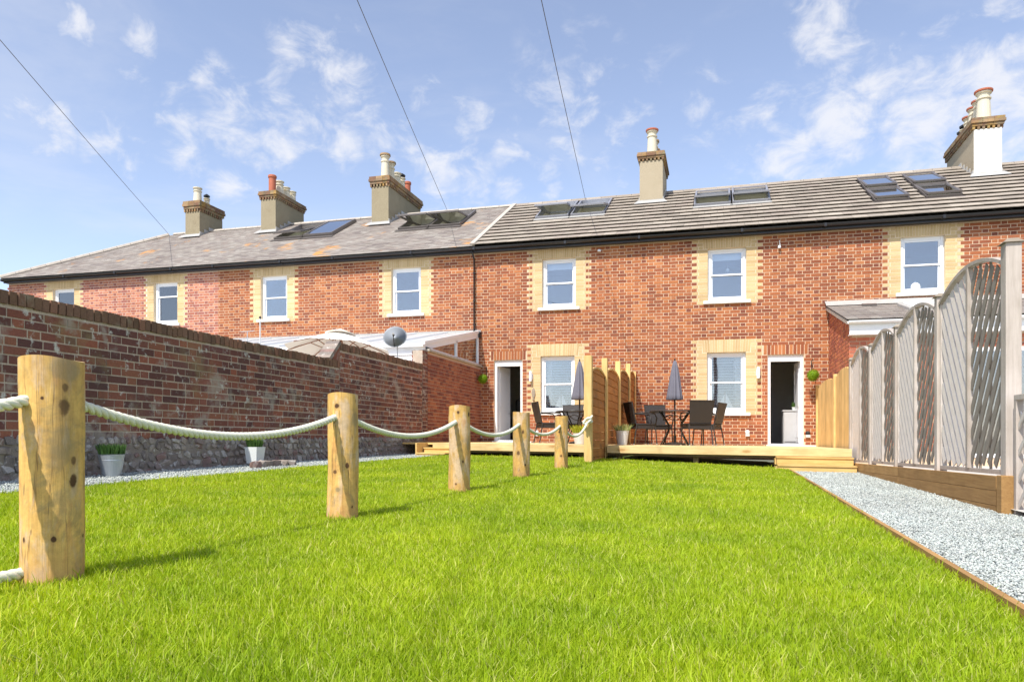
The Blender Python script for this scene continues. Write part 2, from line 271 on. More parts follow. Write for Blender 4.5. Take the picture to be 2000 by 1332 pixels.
MAT['paving'] = plain('pale_paving', (.50, .47, .42), .9, var=.15, scale=4)

# ------------------------------------------------------------------ mesh helpers
BOXF = [(0, 3, 2, 1), (4, 5, 6, 7), (0, 1, 5, 4), (1, 2, 6, 5), (2, 3, 7, 6), (3, 0, 4, 7)]
class MB:
    def __init__(s): s.v = []; s.f = []
    def add(s, vs, fs):
        b = len(s.v); s.v += [tuple(v) for v in vs]; s.f += [tuple(i + b for i in f) for f in fs]; return s
    def box(s, x0, x1, y0, y1, z0, z1):
        return s.add([(x0, y0, z0), (x1, y0, z0), (x1, y1, z0), (x0, y1, z0), (x0, y0, z1), (x1, y0, z1), (x1, y1, z1), (x0, y1, z1)], BOXF)
    def obox(s, c, ax, h):
        c = Vector(c); a, b, d = (Vector(k) * q for k, q in zip(ax, h))
        pts = [c + a * i + b * j + d * k for k in (-1, 1) for i, j in ((-1, -1), (1, -1), (1, 1), (-1, 1))]
        return s.add(pts, BOXF)
    def quad(s, a, b, c, d): return s.add([a, b, c, d], [(0, 1, 2, 3)])
    def tube(s, pts, r, k=8, caps=True):
        pts = [Vector(p) for p in pts]; rs = r if isinstance(r, (list, tuple)) else [r] * len(pts); b = len(s.v); up = Vector((0, 0, 1))
        for i, p in enumerate(pts):
            t = (pts[min(i + 1, len(pts) - 1)] - pts[max(i - 1, 0)]).normalized()
            u = t.cross(up if abs(t.z) < .95 else Vector((1, 0, 0))).normalized(); w_ = t.cross(u)
            s.v += [tuple(p + (u * math.cos(a) + w_ * math.sin(a)) * rs[i]) for a in (2 * math.pi * j / k for j in range(k))]
        for i in range(len(pts) - 1):
            for j in range(k): s.f.append((b + i * k + j, b + i * k + (j + 1) % k, b + (i + 1) * k + (j + 1) % k, b + (i + 1) * k + j))
        if caps: s.f.append(tuple(b + j for j in range(k))[::-1]); s.f.append(tuple(b + (len(pts) - 1) * k + j for j in range(k)))
        return s
    def lathe(s, prof, k=16, c=(0, 0, 0), mod=None):
        b = len(s.v)
        for r, z in prof:
            for j in range(k):
                a = 2 * math.pi * j / k; rr = r * (mod(a, z) if mod else 1); s.v.append((c[0] + rr * math.cos(a), c[1] + rr * math.sin(a), c[2] + z))
        for i in range(len(prof) - 1):
            for j in range(k): s.f.append((b + i * k + j, b + i * k + (j + 1) % k, b + (i + 1) * k + (j + 1) % k, b + (i + 1) * k + j))
        if prof[0][0] > 1e-4: s.f.append(tuple(b + j for j in range(k))[::-1])
        if prof[-1][0] > 1e-4: s.f.append(tuple(b + (len(prof) - 1) * k + j for j in range(k)))
        return s
def mkmesh(name, v, f, smooth=False):
    me = bpy.data.meshes.new(name); me.from_pydata(v, [], f); me.update()
    if smooth: me.shade_smooth()
    return me
def finish(o, bev):
    if bev:
        b = o.modifiers.new('edge', 'BEVEL'); b.width = bev; b.segments = 2; b.limit_method = 'ANGLE'
def link(name, me, mat, parent=None, loc=(0, 0, 0)):
    if mat is not None and not me.materials: me.materials.append(mat)
    o = bpy.data.objects.new(name, me); COL.objects.link(o); o.location = loc
    if parent is not None: o.parent = parent
    return o
class Thing:
    """an Empty at org (z given before the site's cross-fall) that parents the parts, whose shapes are given in site coordinates"""
    def __init__(s, name, label, cat, org=(0, 0, 0), group=None, rz=0.0, local=False):
        s.org = Vector(org) if not local else Vector((0, 0, 0)); s.shear = not local
        s.e = bpy.data.objects.new(name, None); COL.objects.link(s.e); s.e.empty_display_size = .2
        s.e.location = (org[0], org[1], org[2] - M * org[0]); s.e.rotation_euler = (0, 0, rz); s.e['label'] = label; s.e['category'] = cat
        if group: s.e['group'] = group
    def part(s, name, mb, mat, parent=None, smooth=False, bev=0, kind=None, label=None):
        ox, oy, oz = s.org; k = M if s.shear else 0
        v = [(x - ox, y - oy, z - oz - k * (x - ox)) for x, y, z in mb.v]
        o = link(name, mkmesh(name, v, mb.f, smooth), MAT[mat] if isinstance(mat, str) else mat, parent or s.e); finish(o, bev)
        if kind: o['kind'] = kind
        if label: o['label'] = label
        return o
def solo(name, mb, mat, label=None, cat=None, group=None, kind=None, org=(0, 0, 0), smooth=False, bev=0, shear=True):
    k = M if shear else 0
    v = [(x - org[0], y - org[1], z - org[2] - k * (x - org[0])) for x, y, z in mb.v]
    o = link(name, mkmesh(name, v, mb.f, smooth), MAT[mat], None, (org[0], org[1], org[2] - M * org[0])); finish(o, bev)
    for kk, vv in (('label', label), ('category', cat), ('group', group), ('kind', kind)):
        if vv: o[kk] = vv
    return o
def cut_panel(x0, x1, z0, z1, holes):
    """rectangle minus rectangles -> list of rectangles"""
    xs = sorted({x0, x1, *[min(max(h[i], x0), x1) for h in holes for i in (0, 1)]}); zs = sorted({z0, z1, *[min(max(h[i], z0), z1) for h in holes for i in (2, 3)]})
    out = []
    for a, b in zip(xs, xs[1:]):
        for c, d in zip(zs, zs[1:]):
            mx, mz = (a + b) / 2, (c + d) / 2
            if not any(h[0] < mx < h[1] and h[2] < mz < h[3] for h in holes): out.append((a, b, c, d))
    return out
UNIT = {}
def unit(mat, key='box'):
    k = (mat, key)
    if k not in UNIT:
        m = MB().box(-.5, .5, -.5, .5, -.5, .5); me = mkmesh(key, m.v, m.f); me.materials.append(MAT[mat]); UNIT[k] = me
    return UNIT[k]
def pieces(T, name, mat, ps, limit=300, parent=None, many=None, mesh=None, variants=None):
    """ps: (centre xyz in site coords, size xyz, euler); the largest in view become objects, the rest one stuff part"""
    cx, cy = 0, 0; ps = sorted(ps, key=lambda p: (p[0][0] ** 2 + p[0][1] ** 2) / (max(p[1]) ** 2)) if len(ps) > limit else ps
    tilt = math.atan(M); pe = parent or T.e
    for i, (c, sz, eu) in enumerate(ps[:limit]):
        me = (variants[i % len(variants)] if variants else unit(mat)); o = bpy.data.objects.new(name, me); COL.objects.link(o); o.parent = pe
        lx = c[0] - T.org[0]; o.location = (lx, c[1] - T.org[1], c[2] - T.org[2] - M * lx); o.scale = sz; o.rotation_euler = (eu[0], eu[1] + tilt, eu[2])
    rest = ps[limit:]
    if rest:
        base = variants[0] if variants else unit(mat)
        bv = np.array([v.co[:] for v in base.vertices]); bf = [tuple(p.vertices) for p in base.polygons]; V = []; F = []
        for c, sz, eu in rest:
            Rm = np.array(Matrix.Rotation(eu[2], 3, 'Z') @ Matrix.Rotation(eu[1] + tilt, 3, 'Y') @ Matrix.Rotation(eu[0], 3, 'X')); lx = c[0] - T.org[0]
            vv = (bv * np.array(sz)) @ Rm.T + np.array((lx, c[1] - T.org[1], c[2] - T.org[2] - M * lx)); b = len(V); V += [tuple(q) for q in vv]; F += [tuple(k + b for k in f) for f in bf]
        o = link(many or name + 's', mkmesh(name + 's', V, F), MAT[mat], pe); o['kind'] = 'stuff'

# ------------------------------------------------------------------ terrace of houses
YF = 17.0; ZE = 5.24; YE = 16.75; YR = 20.6; ZR = 7.47; PHI = math.atan2(ZR - ZE, YR - YE); CP, SP = math.cos(PHI), math.sin(PHI)
VL = (YR - YE) / CP
def rp(x, v, nn=0.0): return (x, YE + v * CP - nn * SP, ZE + v * SP + nn * CP)
def roofz(y): return ZE + (y - YE) * (ZR - ZE) / (YR - YE)
AXR = ((1, 0, 0), (0, CP, SP), (0, -SP, CP))
def course_pieces(x0, x1, z0, z1, holes, y, ch=.075, L=.215, Hd=.103, j=.0135, dep=.05, jit=.0009, soft=0.0, plane='y', sgn=1, bond=None):
    """Flemish bond between x0..x1 on a wall plane; holes are skipped and the bricks cut to fit"""
    out = []; k = 0; z = z0
    while z + ch * .6 < z1:
        zt = min(z + ch - j, z1); spans = [(x0, x1)]
        for h in holes:
            if h[2] < z + ch * .5 < h[3]:
                nsp = []
                for a, b in spans:
                    if h[1] <= a or h[0] >= b: nsp.append((a, b)); continue
                    if h[0] - a > .02: nsp.append((a, h[0]))
                    if b - h[1] > .02: nsp.append((h[1], b))
                spans = nsp
        x = (x0 if bond is None else bond) - (0 if k % 2 == 0 else (L + Hd) / 2 + j) - .05; t = 0
        while x < x1 + .3:
            ln = (L if t % 2 == 0 else Hd) * (1 + soft * random.uniform(-1, 1)); a, b = x, x + ln
            if bond is not None and not (x0 <= (a + b) / 2 < x1): x = b + j; t += 1; continue
            for s0, s1 in spans:
                aa, bb = max(a, s0 + j * .5) if (bond is None or s0 != x0) else a, min(b, s1 - j * .5) if (bond is None or s1 != x1) else b
                if bb - aa > .03:
                    dy = random.uniform(-jit, jit) * 2; zc = (z + zt) / 2 + random.uniform(-jit, jit); sz = (bb - aa, dep, zt - z + random.uniform(-jit, jit))
                    if plane == 'y': out.append((((aa + bb) / 2, y + dep / 2 + dy, zc), sz, (0, 0, 0)))
                    else: out.append(((y + sgn * dep / 2 + dy, (aa + bb) / 2, zc), (dep, bb - aa, sz[2]), (0, 0, 0)))
            x = b + j; t += 1
        z += ch; k += 1
    return out
def window(T, xc, zs, zt, w_=.845, blind=None, ground=False, casement=False):
    """sash window: frame part with panes, sill and blind as sub-parts; zs is the underside of the sill"""
    x0, x1 = xc - w_ / 2, xc + w_ / 2; zb = zs + .085; yf = YF + .085
    m = MB(); fw = .065
    m.box(x0, x0 + fw, yf, yf + .09, zb, zt).box(x1 - fw, x1, yf, yf + .09, zb, zt).box(x0 + fw, x1 - fw, yf + .001, yf + .09, zt - fw, zt).box(x0 + fw, x1 - fw, yf + .001, yf + .09, zb, zb + fw * .9)
    f = T.part('window', m, 'whiteupvc', bev=.006)
    zm = zb + (zt - zb) * (.5 if not casement else .66); sf = .038
    for nm, a, b, yy in (('upper_sash', zm - .02, zt - fw, yf + .018), ('lower_sash', zb + fw * .9, zm + .022, yf + .05)):
        m = MB(); xa, xb = x0 + fw, x1 - fw
        m.box(xa, xa + sf, yy, yy + .03, a, b).box(xb - sf, xb, yy, yy + .03, a, b).box(xa + sf, xb - sf, yy + .001, yy + .03, b - sf, b).box(xa + sf, xb - sf, yy + .001, yy + .03, a, a + sf)
        T.part(nm, m, 'whiteupvc', f, bev=.004)
        T.part('pane', MB().box(xa + sf - .004, xb - sf + .004, yy + .012, yy + .016, a + sf - .004, b - sf + .004), 'glass', f)
    T.part('sill', MB().add([(x0 - .10, YF - .06, zs), (x1 + .10, YF - .06, zs), (x1 + .10, YF + .14, zs), (x0 - .10, YF + .14, zs), (x0 - .10, YF - .06, zs + .065), (x1 + .10, YF - .06, zs + .065), (x1 + .10, YF + .14, zs + .09), (x0 - .10, YF + .14, zs + .09)], BOXF), 'white', f, bev=.006)
    if blind == 'slats':
        m = MB(); z = zb + .07
        while z < zt - .07: m.obox((xc, YF + .23, z), ((1, 0, 0), (0, math.cos(.62), math.sin(.62)), (0, -math.sin(.62), math.cos(.62))), (w_ / 2 - .08, .024, .0015)); z += .064
        for sx in (-.2, .2): m.box(xc + sx - .003, xc + sx + .003, YF + .205, YF + .208, zb + .06, zt - .06)
        T.part('blind', m, 'blind', f)
    elif blind == 'roller': T.part('blind', MB().box(x0 + .08, x1 - .08, YF + .22, YF + .225, zb + .05, zm - .05), 'brownblind', f)
    elif blind == 'half': T.part('blind', MB().box(x0 + .07, x1 - .07, YF + .22, YF + .225, zt - .24, zt - .06), 'blind', f)
    m = MB(); a, b, c, d = x0 - .5, x1 + .5, zb - .6, zt + .12; yb = YF + 2.4; yi = YF + .26
    m.quad((a, yb, c), (b, yb, c), (b, yb, d), (a, yb, d)).quad((a, yi, c), (a, yb, c), (a, yb, d), (a, yi, d)).quad((b, yb, c), (b, yi, c), (b, yi, d), (b, yb, d)).quad((a, yi, d), (a, yb, d), (b, yb, d), (b, yi, d)).quad((a, yi, c), (b, yi, c), (b, yb, c), (a, yb, c))
    for q in cut_panel(a, b, c, d, [(x0, x1, zb, zt)]): m.quad((q[0], yi, q[2]), (q[1], yi, q[2]), (q[1], yi, q[3]), (q[0], yi, q[3]))
    T.part('room', m, 'room')
    m = MB(); y0, y1 = YF + .0045, YF + .26      # reveals
    m.quad((x0, y0, zs), (x0, y1, zs), (x0, y1, zt), (x0, y0, zt)).quad((x1, y1, zs), (x1, y0, zs), (x1, y0, zt), (x1, y1, zt)).quad((x0, y0, zt), (x0, y1, zt), (x1, y1, zt), (x1, y0, zt)).quad((x0, y0, zs), (x1, y0, zs), (x1, y1, zs), (x0, y1, zs))
    T.part('reveal', m, 'mortar_y')
def yellow_surround(xc, w_, zs, zt, ztop, lh):
    """quoin and lintel bricks; returns pieces and the rectangle list they take up, course by course"""
    out = []; hol = []; lint = []; k = 0; z = .30
    while z < zs + .02: z += .075; k += 1
    hw = w_ / 2; zq = z - .075 if z - .075 > zs - .03 else z
    z = zq
    while z + .05 < ztop:
        wd = .345 if k % 2 == 0 else .235; zt_ = min(z + .065, ztop)
        inner = hw if z < zt - .02 else hw + .11
        for s in (-1, 1):
            xs = [(inner, hw + .2), (hw + .21, hw + wd)] if wd > .3 else [(inner, hw + wd)]
            if wd > .3 and inner > hw + .05: xs = [(inner, hw + .2), (hw + .21, hw + wd)]
            for a, b in xs:
                if b - a > .03: out.append(((xc + s * (a + b) / 2, YF + .025 + random.uniform(-.0007, .0007), (z + zt_) / 2), (b - a - .004, .05, zt_ - z), (0, 0, 0)))
        hol.append((xc - hw - wd - .008, xc + hw + wd + .008, z - .005, z + .07)); z += .075; k += 1
    nl = 19; wd = (2 * hw + .2) / nl
    for i in range(nl):
        x = xc - hw - .1 + (i + .5) * wd; lean = (x - xc) * .22
        lint.append(((x + lean * .06, YF + .025 + random.uniform(-.0007, .0007), zt + lh / 2), (wd - .007, .05, lh - .006), (0, -lean * .0 + (x - xc) * .16, 0)))
    return out, hol, lint
TILE = []
def house(i, name, label, x0, x1, xc, brick, mort, roofkind, ground=None, door=None, chim=None, sks=(), hip=False, blind=None, width=.845, casement=False, rest=None):
    T = Thing(name, label, 'house', ((x0 + x1) / 2, YF, 0), 'houses of the brick terrace')
    zb = .02; holes = []; yb = []; yl = []; full = []
    q, h, l = yellow_surround(xc, width, 3.60, 4.88, 5.11, .225); yb += q; yl += l; full += h; holes.append((xc - width / 2, xc + width / 2, 3.60, 4.88)); full.append((xc - width / 2, xc + width / 2, 3.60, 5.12))
    window(T, xc, 3.60, 4.88, width, blind, casement=casement)
    if ground:
        gc = ground; q, h, l = yellow_surround(gc, .855, 1.02, 2.48, 2.79, .30); yb += q; yl += l; full += h; holes.append((gc - .4275, gc + .4275, 1.02, 2.48)); full.append((gc - .4275, gc + .4275, 1.02, 2.79))
        window(T, gc, 1.02, 2.48, .855, 'slats')
    if door:
        d0, d1, hinge = door; holes.append((d0, d1, .34, 2.40)); full += [(d0, d1, .3, 2.40), (d0 - .09, d1 + .09, 2.40, 2.63)]
        m = MB(); yf = YF + .05; fw = .065
        m.box(d0, d0 + fw, yf, yf + .09, .34, 2.40).box(d1 - fw, d1, yf, yf + .09, .34, 2.40).box(d0 + fw, d1 - fw, yf + .001, yf + .09, 2.25, 2.40).box(d0 + fw, d1 - fw, yf + .001, yf + .1, .34, .39)
        fr = T.part('door_frame', m, 'whiteupvc', bev=.005)
        T.part('threshold', MB().box(d0 - .03, d1 + .25, YF - .09, YF + .03, .33, .365), 'white', fr)
        # leaf swung inwards
        lw = d1 - d0 - 2 * fw; hx = d0 + fw if hinge < 0 else d1 - fw; an = R(79) if hinge < 0 else R(86); dx = math.cos(an) * (1 if hinge < 0 else -1); dy = math.sin(an)
        c = Vector((hx + dx * lw / 2, YF + .16 + dy * lw / 2, 1.33)); ax = ((dx, dy, 0), (-dy, dx, 0), (0, 0, 1))
        lf = T.part('door_leaf', MB().obox(c, ax, (lw / 2, .022, .93)), 'whiteupvc', bev=.004)
        m = MB()
        for zz0, zz1 in ((.55, 1.15), (1.25, 2.1)):
            for sgn in (-1, 1):
                for o_, hh in (((-.24), .006), ((.24), .006)): m.obox(c + Vector((dx, dy, 0)) * o_ + Vector((-dy, dx, 0)) * sgn * .024 + Vector((0, 0, (zz0 + zz1) / 2 - 1.33)), ax, (hh, .004, (zz1 - zz0) / 2))
                for zz in (zz0, zz1): m.obox(c + Vector((-dy, dx, 0)) * sgn * .024 + Vector((0, 0, zz - 1.33)), ax, (.24, .004, .006))
        T.part('panel_moulding', m, 'whiteupvc', lf)
        hd = c + Vector((dx, dy, 0)) * (lw / 2 - .06) + Vector((0, 0, -.25)); side = Vector((-dy, dx, 0)) * (-.045 if hinge < 0 else .045)
        T.part('handle', MB().tube([hd + side, hd + side - Vector((dx, dy, 0)) * .1], .009), 'chrome', lf)
        a, b = d0 - .7, d1 + .7; yb_, yi, c0, c1 = YF + 3.6, YF + .26, .34, 2.55; m = MB()
        m.quad((a, yb_, c0), (b, yb_, c0), (b, yb_, c1), (a, yb_, c1)).quad((a, yi, c0), (a, yb_, c0), (a, yb_, c1), (a, yi, c1)).quad((b, yb_, c0), (b, yi, c0), (b, yi, c1), (b, yb_, c1)).quad((a, yi, c1), (a, yb_, c1), (b, yb_, c1), (b, yi, c1))
        for q_ in cut_panel(a, b, c0, c1, [(d0, d1, .34, 2.40)]): m.quad((q_[0], yi, q_[2]), (q_[1], yi, q_[2]), (q_[1], yi, q_[3]), (q_[0], yi, q_[3]))
        T.part('room', m, 'roomdark'); T.part('room_floor', MB().quad((a, yi - .2, .345), (b, yi - .2, .345), (b, yb_, .345), (a, yb_, .345)), 'roomfloor')
        m = MB(); y0, y1 = YF + .0045, YF + .26
        m.quad((d0, y0, .34), (d0, y1, .34), (d0, y1, 2.4), (d0, y0, 2.4)).quad((d1, y1, .34), (d1, y0, .34), (d1, y0, 2.4), (d1, y1, 2.4)).quad((d0, y0, 2.4), (d0, y1, 2.4), (d1, y1, 2.4), (d1, y0, 2.4))
        T.part('reveal', m, mort)
        so = []; nn = int((d1 - d0 + .18) / .075)
        for kk in range(nn): so.append(((d0 - .09 + (kk + .5) * (d1 - d0 + .18) / nn, YF + .025, 2.515), (.064, .05, .215), (0, 0, 0)))
        pieces(T, 'soldier_brick', brick, so)
    # wall core with its openings
    m = MB()
    for a, b, c, d in cut_panel(x0, x1, zb, 5.14, holes): m.quad((a, YF + .0045, c), (b, YF + .0045, c), (b, YF + .0045, d), (a, YF + .0045, d))
    T.part('wall', m, mort); T.part('rear_wall', MB().quad((x1, YR + 3.6, zb), (x0, YR + 3.6, zb), (x0, YR + 3.6, 5.3), (x1, YR + 3.6, 5.3)), mort)
    if hip: T.part('end_wall', MB().quad((x0, YR + 3.6, zb), (x0, YF + .0045, zb), (x0, YF + .0045, 5.2), (x0, YR + 3.6, 5.2)), mort)
    cb = course_pieces(x0, x1, .30, 5.12, full, YF, bond=-23.0)
    pieces(T, 'brick', brick, [p for p in cb if p[1][0] > .12], many='bricks'); pieces(T, 'header_brick', brick + '_header', [p for p in cb if p[1][0] <= .12], many='header_bricks')
    pieces(T, 'quoin_brick', 'yellow', yb, many='quoin_bricks'); pieces(T, 'lintel_brick', 'yellow', yl)
    # backing behind yellow work so joints read yellow
    m = MB()
    for a, b, c, d in cut_panel(xc - width / 2 - .235, xc + width / 2 + .235, 3.6, 5.11, [(xc - width / 2, xc + width / 2, 3.6, 4.88)]): m.quad((a, YF + .0025, c), (b, YF + .0025, c), (b, YF + .0025, d), (a, YF + .0025, d))
    T.part('yellow_pointing', m, 'mortar_y'); m = MB()
    if ground:
        for a, b, c, d in cut_panel(ground - .6625, ground + .6625, 1.05, 2.79, [(ground - .4275, ground + .4275, 1.0, 2.48)]): m.quad((a, YF + .0025, c), (b, YF + .0025, c), (b, YF + .0025, d), (a, YF + .0025, d))
    if ground: T.part('yellow_pointing', m, 'mortar_y')
    # fascia, gutter
    T.part('fascia', MB().box(x0, x1, YF - .17, YF - .15, 5.11, 5.25).box(x0, x1, YF - .15, YF, 5.12, 5.13), 'black')
    g = MB(); prof = [(math.cos(a) * .058, -math.sin(a) * .058) for a in [math.pi * k / 8 for k in range(9)]]
    for (ya, za), (yb2, zb2) in zip(prof, prof[1:]):
        g.quad((x0, YF - .23 + ya, 5.215 + za), (x1, YF - .23 + ya, 5.215 + za), (x1, YF - .23 + yb2, 5.215 + zb2), (x0, YF - .23 + yb2, 5.215 + zb2))
    for xx in (x0 + .02, (x0 + x1) / 2 + .3): g.box(xx, xx + .05, YF - .292, YF - .165, 5.15, 5.222)
    T.part('gutter', g, 'black')
    # roof
    sk_rects = [(a - .02, b + .02, c - .03, d + .03) for a, b, c, d, _, _ in sks]
    m = MB()
    if hip:
        XR = -18.45
        m.add([rp(x0, 0, -.03), rp(x1, 0, -.03), rp(x1, VL, -.03), rp(XR, VL, -.03)], [(0, 1, 2, 3)]); m.add([rp(x0, 0, -.03), (x0, 2 * YR - YE, ZE - .03), (XR, YR, ZR - .03)], [(0, 2, 1)])
        m.add([(x1, 2 * YR - YE, ZE - .03), (x0, 2 * YR - YE, ZE - .03), (XR, YR, ZR - .03), (x1, YR, ZR - .03)], [(0, 1, 2, 3)])
    else:
        for a, b, c, d in cut_panel(x0, x1, 0, VL, sk_rects): m.quad(rp(a, c, -.03), rp(b, c, -.03), rp(b, d, -.03), rp(a, d, -.03))
        m.quad((x1, YR, ZR - .03), (x0, YR, ZR - .03), (x0, 2 * YR - YE, ZE - .03), (x1, 2 * YR - YE, ZE - .03))
    rf = T.part('roof', m, 'underlay')
    tl = []; mt = 'slate' if roofkind == 'slate' else 'tile'
    gauge, tw, tt, dl = (.165, .24, .009, .046) if roofkind == 'slate' else (VL / 12.6, .30, .015, .118)
    v = .0; k = 0
    while v < VL - .04:
        vl = min(gauge * (1.28 if roofkind != 'slate' else 1.7), VL - v + .02); x = x0 + (-.5 * tw if k % 2 else 0) - (x0 % tw if False else 0)
        while x < x1:
            a, b = max(x + .002, x0), min(x + tw - .002, x1)
            spans = [(a, b)] if b - a > .02 else []
            if hip:
                lim = x0 + (XR - x0) * (v + gauge * .5) / VL + .02
                spans = [(max(a, lim), b)] if b > lim + .02 else []
            for s in sk_rects:
                if s[2] < v + gauge * .6 < s[3] + .02:
                    ns = []
                    for a_, b_ in spans:
                        if s[1] <= a_ or s[0] >= b_: ns.append((a_, b_)); continue
                        if s[0] - a_ > .03: ns.append((a_, s[0]))
                        if b_ - s[1] > .03: ns.append((s[1], b_))
                    spans = ns
            for a_, b_ in spans:
                cc = rp((a_ + b_) / 2, v - .03 + vl / 2, (.014 if roofkind == 'slate' else .041) + random.uniform(-.002, .002))
                tl.append((cc, (b_ - a_, vl, tt), (PHI - dl + random.uniform(-.004, .004), 0, 0)))
            x += tw
        v += gauge; k += 1
    pieces(T, 'slate' if roofkind == 'slate' else 'roof_tile', mt, tl, parent=rf, many='slates' if roofkind == 'slate' else 'roof_tiles')
    x = XR if hip else x0
    while x < x1 - .05:
        e = min(x + .44, x1); rt = MB()
        for xa, xb in ((x + .004, e - .004),):
            pr = [(math.cos(a) * .11, math.sin(a) * .085) for a in [math.pi * q_ / 6 for q_ in range(7)]]
            for (ya, za), (y2, z2) in zip(pr, pr[1:]): rt.quad((xa, YR + ya, ZR - .02 + za), (xb, YR + ya, ZR - .02 + za), (xb, YR + y2, ZR - .02 + z2), (xa, YR + y2, ZR - .02 + z2))
            rt.add([(xa, YR + a, ZR - .02 + b) for a, b in pr], [tuple(range(7))]).add([(xb, YR + a, ZR - .02 + b) for a, b in pr], [tuple(range(7))[::-1]])
        T.part('ridge_tile', rt, 'mortarfillet' if roofkind == 'slate' else 'tile', rf); x = e
    if hip:
        A = Vector(rp(x0, 0, .03)); B = Vector((XR, YR, ZR + .03)); L_ = (B - A).length
        for kk in range(int(L_ / .44)):
            p = A + (B - A) * (kk * .44 / L_); q_ = A + (B - A) * ((kk + 1) * .44 / L_ - .002); T.part('hip_tile', MB().tube([p, q_], .085, 8), 'mortarfillet', rf)
    # rooflights
    for a, b, c, d, ang, kind in sks:
        fm = 'darkframe' if kind != 'grey' else 'greyframe'; e = .05; m = MB(); hh = .055
        def rb(u0, u1, v0, v1, n0, n1): m.obox(rp((u0 + u1) / 2, (v0 + v1) / 2, (n0 + n1) / 2), AXR, (abs(u1 - u0) / 2, abs(v1 - v0) / 2, (n1 - n0) / 2))
        rb(a, a + e, c, d, -.05, .1); rb(b - e, b, c, d, -.05, .1); rb(a + e, b - e, c, c + e, -.05, .098); rb(a + e, b - e, d - e, d, -.05, .1)
        f = T.part('rooflight', m, fm, bev=.006)
        m = MB(); rb(a - .05, b + .05, c - .16, c - .01, .035, .045); T.part('flashing', m, 'lead' if kind == 'grey' else 'darkframe', f)
        cv = (c + d) / 2; ca, sa = math.cos(ang), math.sin(ang); vd = Vector((0, CP, SP)); nd = Vector((0, -SP, CP)); v2 = vd * ca - nd * sa; n2 = nd * ca + vd * sa; C0 = Vector(rp((a + b) / 2, cv, .1))
        def sb(mm, u, v_, hu, hv, hn, off=0): mm.obox(C0 + Vector((u, 0, 0)) + v2 * v_ + n2 * off, ((1, 0, 0), v2, n2), (hu, hv, hn))
        W2, H2 = (b - a) / 2 - .012, (d - c) / 2 - .012; s_ = .055; mm = MB()
        sb(mm, -W2 + s_ / 2, 0, s_ / 2, H2, .025); sb(mm, W2 - s_ / 2, 0, s_ / 2, H2, .025); sb(mm, 0, -H2 + s_ / 2, W2 - s_, s_ / 2, .024); sb(mm, 0, H2 - s_ / 2, W2 - s_, s_ / 2, .024)
        sh = T.part('sash', mm, fm, f, bev=.004)
        mm = MB(); sb(mm, 0, 0, W2 - s_ + .003, H2 - s_ + .003, .004, .006); T.part('pane', mm, 'roofglass', f)
        m = MB(); dn = -.75; P = lambda u, v_, n_: rp(u, v_, n_)
        a1, b1, c1, d1 = a + .01, b - .01, c + .01, d - .01
        m.quad(P(a1, c1, dn), P(b1, c1, dn), P(b1, d1, dn), P(a1, d1, dn)).quad(P(a1, c1, dn), P(a1, d1, dn), P(a1, d1, -.02), P(a1, c1, -.02)).quad(P(b1, c1, dn), P(b1, c1, -.02), P(b1, d1, -.02), P(b1, d1, dn)).quad(P(a1, d1, dn), P(b1, d1, dn), P(b1, d1, -.02), P(a1, d1, -.02)).quad(P(a1, c1, dn), P(a1, c1, -.02), P(b1, c1, -.02), P(b1, c1, dn))
        T.part('lining', m, 'loft', f)
    if chim: chimney(T, rf, **chim)
    return T
